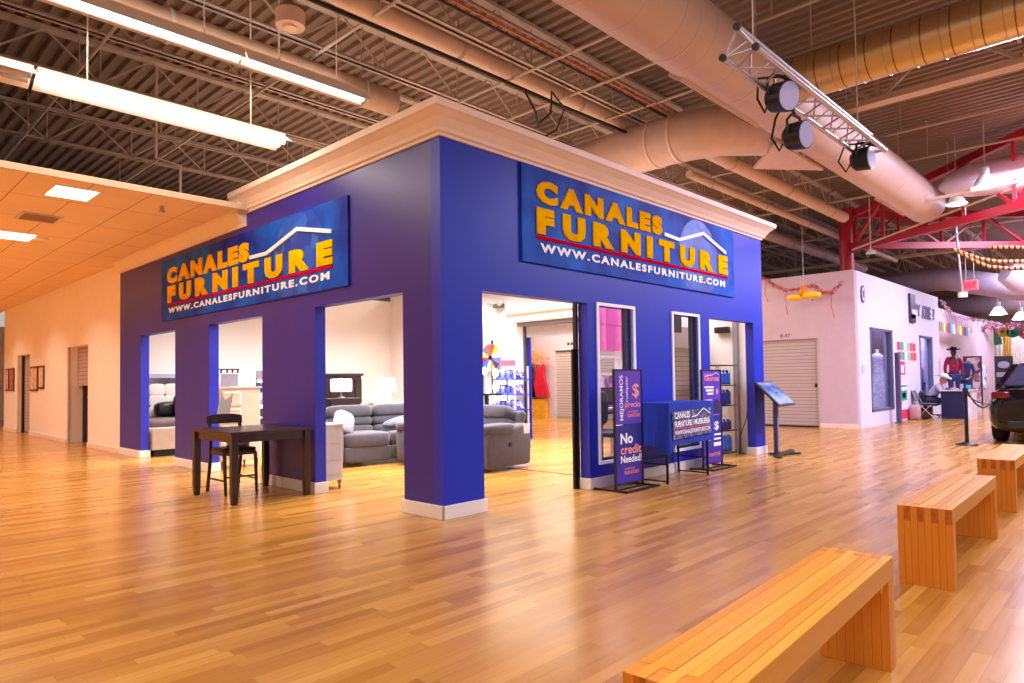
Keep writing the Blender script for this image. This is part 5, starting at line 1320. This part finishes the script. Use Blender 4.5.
# display mannequins beyond the desk
tag(MB().box(21.25, 22.3, -.5, .38, 0, .30).build('display_plinth', m_stone, bevel=.01), 'low grey plinth under the two dressed mannequins', 'plinth')
t = figure((21.6, .1, .30), (-.75, -.5), stand, 'mannequin in a maroon western shirt, jeans and black cowboy hat', 'mannequin', 'dressed_mannequin', M('mannequin_dark', (70, 50, 50), rough=.5),
       [('shirt', SH, patches('maroon_shirt', [(150, 20, 70), (120, 14, 56), (180, 40, 90)], scale=10, rough=.7)), ('jeans', TR, m_jeans), ('boot', [BT[0][0]], m_black), ('boot', [BT[1][0]], m_black)], hat=M('black_felt', (18, 14, 18), rough=.8))
tag(MB().box(22.4, 22.46, .1, .2, .0, 1.9).build('hanging_banner', M('white_sash', (230, 224, 236))), 'narrow white banner hanging behind the hatted mannequin', 'banner')
t = thing('half_mannequin', 'headless half mannequin in dark blue jeans and denim jacket', 'mannequin', (22.0, -.15, .30))
def P2(x, y, z): return Vector((22.0+x, -.15+y, .27+z))
skin('torso', [[(P2(0,0,.82), .14), (P2(0,0,1.05), .13), (P2(0,0,1.25), .15), (P2(0,0,1.38), .06)], [(P2(0,0,1.25), .15), (P2(0,.18,1.28), .06), (P2(0,.23,1.0), .05)], [(P2(0,0,1.25), .15), (P2(0,-.18,1.28), .06), (P2(0,-.23,1.0), .05)]], M('denim_jacket', (60, 70, 130), rough=.85, var=.2), t)
skin('jeans', [[(P2(0,0,.92), .15), (P2(0,.09,.8), .11), (P2(0,.1,.4), .075), (P2(0,.1,.05), .06)], [(P2(0,0,.92), .15), (P2(0,-.09,.8), .11), (P2(0,-.1,.4), .075), (P2(0,-.1,.05), .06)]], m_jeans, t)
t = figure((20.5, .9, .0), (-.5, -1), stand, 'mannequin in pale top and dark jeans inside the second unit window', 'mannequin', 'window_mannequin', M('mannequin_pale', (190, 160, 190), rough=.5),
       [('blouse', SH, M('pale_lilac_cloth', (200, 180, 220), rough=.8)), ('jeans', TR, M('dark_denim', (26, 40, 80), rough=.8)), ('hair', [[('head', .10), ('neck', .08)]], m_black)], face=False)
# seated vendor
sit = dict(pelvis=(0,0,.52), waist=(.05,0,.64), chest=(.17,0,.80), neckb=(.26,0,.93), neck=(.31,0,.98), head=(.36,0,1.04), pitch=.3,
           shL=(.24,.18,.90), elL=(.34,.26,.72), wrL=(.54,.14,.84), paL=(.61,.09,.845), shR=(.24,-.18,.90), elR=(.36,-.25,.74), wrR=(.56,-.1,.84), paR=(.63,-.05,.845),
           hipL=(.02,.1,.5), knL=(.40,.13,.50), anL=(.36,.13,.09), toeL=(.50,.13,.03), hipR=(.02,-.1,.5), knR=(.40,-.13,.50), anR=(.36,-.13,.09), toeR=(.50,-.13,.03))
t = figure((18.55, .15, 0), (0, -1), sit, 'person in a grey shirt and white cowboy hat leaning on the navy desk', 'person', 'seated_person', M('skin_tone', (176, 116, 92), rough=.6),
       [('shirt', SH, M('grey_shirt', (176, 168, 190), rough=.85)), ('trousers', TR, M('dark_trousers', (36, 38, 60), rough=.8)), ('shoe', [BT[0][0]], m_black), ('shoe', [BT[1][0]], m_black)], hat=M('white_straw', (236, 230, 236), rough=.7))
t = thing('office_chair', 'black swivel chair under the person in the white hat', 'chair', (18.55, .15, 0))
MB().sup((18.55, .13, .40), (.48, .46, .09), .4, .4, 22, 8).build('seat', m_blackp, t)
MB().sup((18.55, .345, .60), (.42, .07, .36), .5, .4, 22, 8).build('backrest', m_blackp, t)
MB().cyl((18.55, .1, .1), (18.55, .1, .38), .028, n=10).build('gas_lift', m_chrome, t)
for k in range(5):
    a = k*2*PI/5+.3; c = (18.55+.26*math.cos(a), .1+.26*math.sin(a))
    l = MB().bar((18.55, .1, .1), (*c, .07), .04, .03).build('base_arm', m_blackp, t); MB().cyl((c[0], c[1]-.015, .03), (c[0], c[1]+.015, .03), .03, n=12).build('caster', m_blackp, l)
t = thing('vendor_desk', 'navy fronted desk with a pale top, the hatted person behind it', 'desk', (18.5, -.5, 0))
MB().box(18.15, 19.0, -.95, -.18, .77, .81).build('desktop', m_stone, t, bevel=.004)
MB().box(18.2, 18.23, -.76, -.2, 0, .77).build('front_panel', M('navy_panel', (16, 22, 66), rough=.5), t)
MB().box(18.23, 18.95, -.93, -.78, 0, .77).box(18.95, 18.98, -.9, -.2, 0, .77).build('side_panel', M('desk_white', (226, 214, 226), rough=.5), t)
for k, (x, y, w, h, c, lab) in enumerate([(18.35, -.35, .1, .05, (40, 50, 70), 'dark gadget on the vendor desk, nearest the person'), (18.4, -.52, .14, .03, (190, 180, 200), 'pale papers on the vendor desk'), (18.35, -.68, .08, .16, (150, 150, 190), 'small grey holder on the vendor desk'), (18.4, -.84, .10, .13, (60, 170, 190), 'turquoise cup shaped holder at the right end of the vendor desk')]):
    tag(MB().box(x-w/2, x+w/2, y-w/2, y+w/2, .81, .81+h).build('desk_item', M('item%d' % k, c), bevel=.01), lab, 'desk item')
# folding chair, bag and backpack
t = thing('folding_chair', 'grey folding chair beside the navy desk', 'chair', (17.7, .05, 0))
m_gp = M('grey_pad', (84, 84, 116), rough=.6)
x, y = 17.75, .02
MB().box(x-.2, x+.2, y-.2, y+.2, .42, .45).build('seat', m_gp, t, bevel=.01)
MB().box(-.2, .2, -.015, .015, 0, .32, mat=Matrix.Translation((x, y+.26, .5)) @ Matrix.Rotation(math.radians(-18), 4, 'X')).build('backrest', m_gp, t, bevel=.012)
for s in (-.2, .2):
    MB().tube([(x+s, y-.22, 0), (x+s, y+.2, .45), (x+s, y+.36, .82)], .011, 6).build('leg', m_steel, t)
    MB().tube([(x+s*.9, y+.26, 0), (x+s*.9, y-.12, .43)], .011, 6).build('leg', m_steel, t)
tag(rbox(17.1, 17.4, .1, .36, 0, .42, .5).build('tan_bag', M('tan_bag', (190, 150, 150), rough=.8)), 'tan sack on the floor against the unit wall', 'bag')
t = thing('backpack', 'black backpack on the floor under the folding chair', 'backpack', (17.9, .1, 0))
rbox(17.6, 17.95, -.05, .2, 0, .36, .55).build('pack_body', M('black_nylon', (26, 18, 22), rough=.7), t)
rbox(17.55, 17.7, -.02, .16, .03, .18, .5).build('front_pocket', M('black_nylon2', (70, 34, 34), rough=.7), t)
MB().tube([(17.75, .1, .34), (17.75, .06, .41), (17.75, .12, .41), (17.75, .14, .34)], .01, 6).build('grab_handle', m_black, t)

# stanchion with belt ropes
t = thing('rope_stanchion', 'black rope stanchion standing in the hall in front of the desk', 'stanchion', (10.14, -2.21, 0))
MB().lathe([(0, 0), (.17, 0), (.17, .015), (.12, .035), (.04, .06), (.0, .06)], (10.14, -2.21, 0), 32).build('base', m_black, t)
MB().cyl((10.14, -2.21, .05), (10.14, -2.21, .98), .03, n=20).build('post', M('stanchion_teal', (22, 40, 50), rough=.25, metal=.5), t)
MB().cyl((10.14, -2.21, .90), (10.14, -2.21, 1.0), .042, n=20).build('post_head', m_black, t)
def sag(a, b, d, n=12):
    a = Vector(a); b = Vector(b)
    return [a.lerp(b, k/n)-Vector((0,0,d*4*(k/n)*(1-k/n))) for k in range(n+1)]
tag(MB().tube(sag((10.15, -2.25, .92), (12.3, -2.36, .92), .30), .014, 8).build('barrier_rope', m_cable), 'black rope sagging from the stanchion towards the car', 'rope')
tag(MB().tube(sag((10.17, -2.2, .92), (14.2, -2.3, .95), .28), .010, 8).build('barrier_rope', m_cable), 'second thinner rope running off behind the car', 'rope')

# far boards and posters
tag(MB().box(33.05, 33.15, 1.42, 1.92, 0.0, 1.95).build('picture_board', patches('picture_board', [(120, 90, 130), (200, 150, 190), (90, 70, 90), (230, 200, 220), (170, 120, 150)], scale=6)), 'tall dark board covered with pictures against the far grey wall', 'board')
t = thing('framed_collage', 'tall framed picture collage standing before the far grey wall', 'board', (27, .5, 0))
MB().box(27.0, 27.06, .20, .80, .03, 1.93).build('frame', M('collage_frame', (70, 60, 76)), t)
MB().box(26.98, 27.0, .25, .75, .1, 1.87).build('picture', patches('collage', [(150, 120, 150), (220, 190, 210), (110, 80, 100), (200, 160, 170), (90, 70, 90), (240, 225, 235)], scale=7), t)
tag(MB().box(27.15, 27.2, .80, .89, 0, 1.6).build('brown_board', M('brown_board', (170, 130, 130))), 'plain brownish board leaning left of the framed collage', 'board')
tag(MB().box(30.6, 32.2, .86, .89, .62, 1.62).build('price_poster', patches('price_poster', [(210, 220, 245), (120, 150, 210), (240, 240, 250)], scale=6)), 'bluish white price poster at the end of the far grey wall', 'poster')
t = thing('black_banner', 'black standing banner with pale print behind the car', 'banner', (31.8, .2, 0))
MB().box(31.8, 31.85, -.15, .50, .0, 2.0).build('banner_sheet', M('banner_black', (38, 32, 42), rough=.5), t)
MB().sup((31.79, .18, 1.62), (.01, .42, .3), .9, .9, 18, 10).box(31.79, 31.8, -.08, .44, 1.1, 1.3).build('pale_print', M('pale_print', (150, 146, 160)), t)
# tall backdrop with yellow drapes
m_drape = M('yellow_drape', (228, 180, 70), rough=.8); m_wdrape = M('white_drape', (238, 226, 216), rough=.8)
for k, (y0, y1, mt, lab) in enumerate([(1.0, 1.4, m_wdrape, 'leftmost white drape of the far backdrop'), (.72, 1.0, m_drape, 'left yellow drape of the far backdrop'), (.1, .72, m_wdrape, 'wide white drape of the far backdrop'), (-.25, .1, m_drape, 'right yellow drape of the far backdrop'), (-1.6, -.25, m_wdrape, 'rightmost white drape behind the car')]):
    m = MB(); n = 24; vs = []
    for j in range(n+1):
        y = y0+(y1-y0)*j/n; x = 38+.03*math.sin(j*1.9); vs += [(x, y, 0), (x, y, 3.1)]
    m.add(vs, [(2*j, 2*j+1, 2*j+3, 2*j+2) for j in range(n)], 0, True)
    tag(m.build('drape', mt), lab, 'drape')
garland([(30, 2.0, 3.3), (31, 1.3, 3.15), (32, .7, 3.3), (33, .1, 3.35), (34, -.6, 3.5), (35, -1.5, 3.6)], .08, patches('party_tinsel', [(150, 90, 120), (220, 150, 170), (90, 70, 90), (200, 120, 110)], scale=14), 'party_garland', 'thick mauve paper garland across the far hall', 9, patches('drop_tinsel', [(200, 130, 150), (120, 80, 90), (230, 170, 150)], scale=14), seed=9)
for k, (y, z, c, lab) in enumerate([(.72, 3.28, (240, 200, 60), 'yellow paper rosette on the far garland'), (.34, 3.2, (30, 170, 140), 'teal paper rosette on the far garland'), (-.15, 3.1, (200, 60, 110), 'magenta paper rosette at the right edge of the photo')]):
    t = thing('paper_rosette', lab, 'decoration', (36, y, z-.25))
    m = MB(); pts = []
    for j in range(36): r = .27 if j % 2 else .22; pts.append((r*math.cos(j*PI/18), r*math.sin(j*PI/18)))
    m.prism(pts, (36, y, z), (0,1,0), U, (-1,0,0), .06).build('petals', M('rosette%d' % k, c, rough=.7), t)
    MB().cyl((35.94, y, z), (35.92, y, z), .09, n=16).build('center', M('rosette_c%d' % k, tuple(int(v*.6) for v in c)), t)
tag(MB().prism([(0, 0), (.9, .1), (.85, .45), (.4, .55), (0, .4)], (35.5, 1.6, 2.55), (0,-1,0), U, (-1,0,0), .05).build('green_fan', M('green_paper', (90, 200, 160), rough=.7)), 'pale green paper fan under the far garland', 'decoration')
tag(put_text(MB(), '', (0,0,0), (1,0,0), U, (0,0,1), 1, 1).build('x', m_black), None, None) if False else None
# papel picado line beyond the unit
t = thing('paper_pennants', 'string of small coloured paper pennants beyond the unit corner', 'garland', (22, .5, 2.6))
rnd = random.Random(3); cs = [(230, 60, 120), (90, 190, 110), (240, 220, 110), (220, 40, 60), (70, 80, 140), (80, 170, 190), (240, 240, 245)]
MB().tube([(21.25, .35, 3.35), (22.2, .4, 3.1), (24, .5, 3.05), (26, .55, 3.15), (29, .6, 3.4)], .01, 5).build('string', m_stone, t)
for k in range(14):
    x = 21.4+k*.36; MB().box(x, x+.28, .44, .45, 2.66-.0*k, 2.98).build('pennant', M('pp%d' % (k % 7), cs[k % 7], rough=.7), t)
garland([(21.3, .3, 3.6), (22.5, .3, 3.3), (24.5, .3, 3.25), (27, .2, 3.3), (30, 0, 3.3)], .04, patches('silver_pink_tinsel', [(226, 190, 220), (190, 140, 170), (240, 220, 240)], scale=18), 'tinsel_garland', 'silvery pink tinsel line beyond the unit corner', 12, M('silver_pink', (220, 180, 206)), seed=12)
# striped rope garlands upper right
m_rope = stripes('orange_black_rope', (214, 150, 90), (70, 40, 40), axis=1, period=.09, duty=.4, rough=.7)
for k, (P_, lab) in enumerate([([(12, -1.75, 3.78), (12, -1.95, 3.66), (12, -2.2, 3.52), (12, -2.5, 3.42), (12, -3.0, 3.36), (12, -3.6, 3.4)], 'upper orange and black striped rope garland'), ([(12, -1.85, 3.72), (12, -2.1, 3.5), (12, -2.35, 3.34), (12, -2.7, 3.26), (12, -3.2, 3.22), (12, -3.7, 3.3)], 'lower orange and black striped rope garland'), ([(12.2, -2.35, 3.75), (12.2, -2.7, 3.70), (12.2, -3.1, 3.62), (12.2, -3.7, 3.66)], 'short striped rope garland above the other two')]):
    tag(MB().tube(P_, .038, 10).build('rope_garland', m_rope), lab, 'garland')

# high bay lamps, pole lamp, exit sign
m_lampg = M('lamp_glow', (255, 255, 255), emit=(255, 250, 255), estr=7)
def highbay(x, y, z, r, label):
    t = thing('high_bay_lamp', label, 'lamp', (x, y, z))
    MB().lathe([(r*.3, r*1.0), (r*.45, r*.9), (r*.9, .1*r), (r, 0), (r*.96, 0), (r*.4, r*.85)], (x, y, z), 28).build('reflector', M('lit_lamp_bell', (255, 250, 255), emit=(255,250,255), estr=1.2) if z < 4 else m_white, t)
    MB().cyl((x, y, z+.9*r), (x, y, z+1.6*r), r*.3, n=16).build('ballast', m_stone, t)
    MB().lathe([(0, -.02), (r*.6, -.01), (r*.93, .02), (0, .03)], (x, y, z), 24).build('diffuser', m_lampg, t)
    MB().cyl((x, y, z+1.6*r), (x, y, 6.0), .012, n=6).build('stem', m_steel, t)
highbay(26.1, -.50, 3.40, .29, 'glowing bell lamp over the far garlands')
highbay(30.2, -.66, 3.44, .31, 'glowing bell lamp cut by the right edge of the photo')
highbay(11.8, -1.88, 4.62, .2, 'glaring lamp touching the end of the largest duct')
highbay(11.2, -2.45, 4.72, .24, 'bright lamp under the pale boat shaped duct')
t = thing('pole_sensor', 'white puck on a long grey pole hanging before the exit sign', 'sensor', (13, -1.72, 2.9))
MB().tube([(13, -1.62, 4.6), (13, -1.66, 4.0), (13, -1.72, 3.0)], .022, 8).build('pole', m_chrome, t)
MB().cyl((13, -1.72, 2.88), (13, -1.72, 2.99), .09, n=20).build('puck', m_white, t, bevel=.01)
t = thing('exit_sign', 'pinkish red lit EXIT sign hanging on two thin rods', 'exit sign', (16, -1.36, 3.3))
MB().box(15.97, 16.03, -1.52, -1.22, 3.33, 3.58).build('sign_body', M('exit_pink', (255, 110, 130), rough=.4, emit=(255, 90, 110), estr=.6), t, bevel=.02)
put_text(MB(), 'EXIT', (15.965, -1.25, 3.39), (0,-1,0), U, (-1,0,0), .24, .13, bold=.02).build('lettering', M('exit_red', (225, 20, 50), emit=(230, 20, 50), estr=.6), t)
MB().cyl((16, -1.27, 3.58), (16, -1.27, 4.3), .008, n=6).cyl((16, -1.44, 3.58), (16, -1.44, 4.3), .008, n=6).build('rods', m_steel, t)
for i, (x, y, z) in enumerate([(13.2, .1, 4.1)]):
    tag(MB().lathe([(.02, .12), (.08, .04), (.12, 0), (0, 0)], (x, y, z), 18).cyl((x, y, z+.1), (x, y, z+1.3), .012, n=6).build('small_pendant', m_white), 'small white pendant hanging before the red truss', 'lamp')

# ================================================================== CAR (rear towards us)
def car(loc, rz):
    t = thing('black_sedan', 'black sedan seen from behind at the right edge of the photo', 'car', (0,0,0))
    mbk = M('black_car_paint', (6, 6, 10), rough=.1, coat=.3, spec=.45, var=.05)
    # lower body: sections along x (0 = rear bumper, 4.7 = nose)
    secs = [(0.0, .74, .34, .80), (.04, .84, .26, .97), (.25, .90, .20, 1.03), (.9, .925, .18, 1.02), (1.6, .93, .18, .98), (3.2, .93, .18, .96), (3.9, .91, .18, .90), (4.45, .84, .22, .76), (4.68, .66, .3, .62)]
    mb = MB(); n = 28; vs = []
    for x, hw, z0, z1 in secs:
        for k in range(n):
            a = 2*PI*k/n; e = .42
            cy = math.copysign(abs(math.cos(a))**e, math.cos(a)); cz = math.copysign(abs(math.sin(a))**e, math.sin(a))
            zz = (z0+z1)/2+(z1-z0)/2*cz; yy = hw*cy*(1-.06*max(0, cz))
            vs.append((x, yy, zz))
    m_ = len(secs)
    mb.add(vs, [(i*n+k, (i+1)*n+k, (i+1)*n+(k+1) % n, i*n+(k+1) % n) for i in range(m_-1) for k in range(n)], 0, True)
    mb.add(vs[:n], [tuple(range(n))]); mb.add(vs[-n:], [tuple(range(n-1,-1,-1))])
    mb.build('car_body', mbk, t)
    g = MB()  # greenhouse
    lo = [(.55, .80), (3.35, .80)]; hi = [(1.25, .58), (2.45, .60)]
    v = [(.50, -.78, .98), (3.4, -.78, .93), (3.4, .78, .93), (.50, .78, .98), (1.2, -.58, 1.40), (2.45, -.60, 1.42), (2.45, .60, 1.42), (1.2, .58, 1.40)]
    g.add(v, [(0,1,5,4), (1,2,6,5), (2,3,7,6), (3,0,4,7)]); g.build('window_glass', M('car_glass', (46, 44, 62), rough=.06, spec=.9), t)
    MB().sup((1.83, 0, 1.40), (1.45, 1.22, .10), .5, .5, 28, 8).build('roof', mbk, t)
    m = MB()
    for s in (-1, 1):
        m.bar((.5, s*.79, .99), (1.2, s*.60, 1.41), .09, .03).bar((3.4, s*.79, .94), (2.45, s*.61, 1.42), .06, .03).bar((1.9, s*.80, .97), (1.85, s*.61, 1.42), .05, .02)
    m.build('roof_pillar', mbk, t)
    for s in (-1, 1):
        l = MB().sup((.045, s*.70, .87), (.13, .27, .12), .4, .5, 20, 10).build('tail_light', M('tail_red', (90, 6, 22), rough=.15), t, bevel=.01)
        for x in (.95, 3.75):
            w = MB().lathe([(.20, -.11), (.30, -.11), (.33, -.08), (.33, .08), (.30, .11), (.20, .11), (.20, -.11)], (x, s*.82, .33), 36, mat=Matrix.Rotation(PI/2, 3, 'X')).build('wheel', M('tyre', (18, 16, 18), rough=.85), t)
            r_ = MB().cyl((x, s*.84, .33), (x, s*.90, .33), .20, .19, n=28)
            for k in range(5): r_.bar((x, s*.91, .33), (x+.19*math.cos(k*2*PI/5), s*.91, .33+.19*math.sin(k*2*PI/5)), .04, .02)
            r_.build('rim', m_chrome, w)
    MB().box(-.035, .0, -.6, .6, .30, .42).build('bumper_trim', m_blackp, t, bevel=.01)
    MB().box(-.03, -.01, -.2, .2, .60, .71).build('number_plate', M('plate_grey', (170, 168, 180), rough=.4), t)
    MB().sup((-.02, 0, .86), (.02, .14, .07), .9, .9, 18, 8).build('rear_emblem', m_chrome, t)
    MB().box(.2, .45, -.66, .66, 1.01, 1.04).build('boot_lip', mbk, t, bevel=.01)
    for s in (-1, 1): MB().sup((2.9, s*.98, 1.02), (.14, .2, .13), .7, .7, 14, 8).build('wing_mirror', mbk, t)
    MB().prism([(0, 0), (.3, 0), (.3, .34), (0, .34)], (.52, -.02+.42, 1.0), (0,-1,0), (.80, 0, .58), (-.58, 0, .8), .004).build('window_notice', M('notice_pink', (240, 214, 228)), t)
    MB().prism([(0.03, .12), (.27, .12), (.27, .2), (.03, .2)], (.515, -.02+.42, 1.003), (0,-1,0), (.80, 0, .58), (-.58, 0, .8), .004).build('notice_print', M('notice_red', (220, 60, 90)), t)
    t.location = loc; t.rotation_euler = (0, 0, rz)
    return t
car((10.5, -3.36, 0), math.radians(1))

# framed pictures on the far cream wall
for i, (y0, y1, z0, z1, lab) in enumerate([(15.0, 15.5, 1.2, 1.78, 'dark framed notice board on the cream wall, right of the closed shutter'), (15.65, 16.45, 1.15, 1.78, 'wide framed picture on the cream wall next to the closed shutter'), (18.5, 19.0, 1.15, 1.8, 'reddish framed picture left of the closed shutter'), (19.2, 19.7, 1.15, 1.8, 'framed picture nearest the left edge of the photo')]):
    t = thing('wall_picture', lab, 'picture', (0, (y0+y1)/2, z0))
    MB().box(-.03, 0, y0, y1, z0, z1).build('frame', M('dark_bronze', (84, 60, 50), rough=.4), t, bevel=.004)
    MB().box(-.034, -.03, y0+.05, y1-.05, z0+.05, z1-.05).build('picture', M('pic%d' % i, [(230, 200, 180), (226, 190, 170), (180, 100, 90), (220, 180, 170)][i], var=.3, scale=9), t)
tag(MB().sup((-.3, 27.4, 2.5), (.35, .1, .5), .9, .9, 18, 10).build('wall_sconce', m_dark), 'dark round lamp on the far end wall at the left edge', 'lamp')

# ================================================================== CAMERA
S_ = 1.25/1.5
cd = bpy.data.cameras.new('camera'); cam = bpy.data.objects.new('camera', cd); COL.objects.link(cam); sc.camera = cam
f_px = 673.96; cd.sensor_width = 36; cd.sensor_fit = 'HORIZONTAL'; cd.lens = f_px*36/1024; cd.shift_y = 18.40/1024; cd.clip_start = .05; cd.clip_end = 200
yaw, pit, rol = math.radians(43.857), math.radians(1.742), math.radians(-.816)
F_ = Vector((math.cos(pit)*math.cos(yaw), math.cos(pit)*math.sin(yaw), math.sin(pit))); R0 = Vector((math.sin(yaw), -math.cos(yaw), 0)); U0 = R0.cross(F_)
Rr = R0*math.cos(rol)+U0*math.sin(rol); Uu = U0*math.cos(rol)-R0*math.sin(rol)
m4 = Matrix((Rr, Uu, -F_)).transposed().to_4x4(); m4.translation = Vector((-4.764*S_, -5.636*S_, 1.25)); cam.matrix_world = m4

# ================================================================== LIGHT
def area(name, loc, sx, sy, e, col, rot=(0,0,0), spread=180):
    l = bpy.data.lights.new(name, 'AREA'); l.shape = 'RECTANGLE'; l.size = sx; l.size_y = sy; l.energy = e; l.color = col; l.spread = math.radians(spread)
    o = bpy.data.objects.new(name, l); o.location = loc; o.rotation_euler = rot; COL.objects.link(o); return o
WARM = (1, .84, .69); COOL = (.76, .72, 1.0)
for y in (4.5, 7.65, 10.5, 13.9, 17.9, 22): area('panel_light', (-1.95, y, 3.50), .6, .6, 45, WARM, spread=130)
for y in (6, 10, 14, 18, 22): area('panel_light', (-5.5, y, 3.50), 1.2, 1.2, 170, WARM, spread=125)
area('strip_light', (-3.0, 2.62, 3.98), 5, .3, 80, (1, .80, .62)); area('strip_light', (-2.3, 2.30, 4.66), 5.2, .2, 60, (1, .84, .68))
area('deck_up_fill', (-2.0, 2.40, 4.9), 5.2, .2, 14, (1, .84, .68), (PI, 0, 0))  # added upward fill that brightens the roof deck, no fixture
area('hall_fill', (-4, -5, 5.7), 9, 9, 470, (1, .88, .78), spread=135)
area('hall_fill', (3, -7, 5.3), 6, 4, 200, (.86, .84, 1))
for x, y, e in ((7.5, -4.0, 620), (11, -4.0, 560), (16, -3.5, 600), (24, -2.5, 700), (31, -2, 600), (37, -.5, 400)): area('hall_lamp_and_fill', (x, y, 5.1), 2.0, 2.0, e, COOL)  # overhead lamps without fixtures, the last added to brighten the far drapes
for x, y in ((2, 3), (5, 3), (2, 7), (5, 7)): area('store_lamp_and_fill', (x, y, 3.40), 2.8, 3.6, 290, (.98, .97, 1), spread=128)
area('back_hall_fill', (11.3, 8.8, 3.6), 1.5, 3, 150, (1, .84, .66)); area('back_hall_fill', (9.8, 6, 5.0), 3, 6, 380, (1, .88, .78)); area('store_lamp_and_fill', (5.2, .7, 3.4), 1.2, .4, 30, (1, .95, .95)); area('unit_room_fill', (16.5, .85, 3.3), 3, .4, 120, (.9, .85, 1)); area('unit_room_fill', (20, .85, 3.3), 1.5, .4, 70, (.9, .8, 1))  # added unseen fills for the back wall, second window and gown display
w = bpy.data.worlds.new('w'); sc.world = w; w.use_nodes = True
w.node_tree.nodes['Background'].inputs[0].default_value = (.98, .84, .80, 1); w.node_tree.nodes['Background'].inputs[1].default_value = .55
sc.view_settings.view_transform = 'Standard'; sc.view_settings.look = 'None'; sc.view_settings.exposure = 0
sc.cycles.max_bounces = 8; sc.cycles.diffuse_bounces = 4; sc.cycles.use_denoising = True; sc.cycles.sample_clamp_indirect = 6
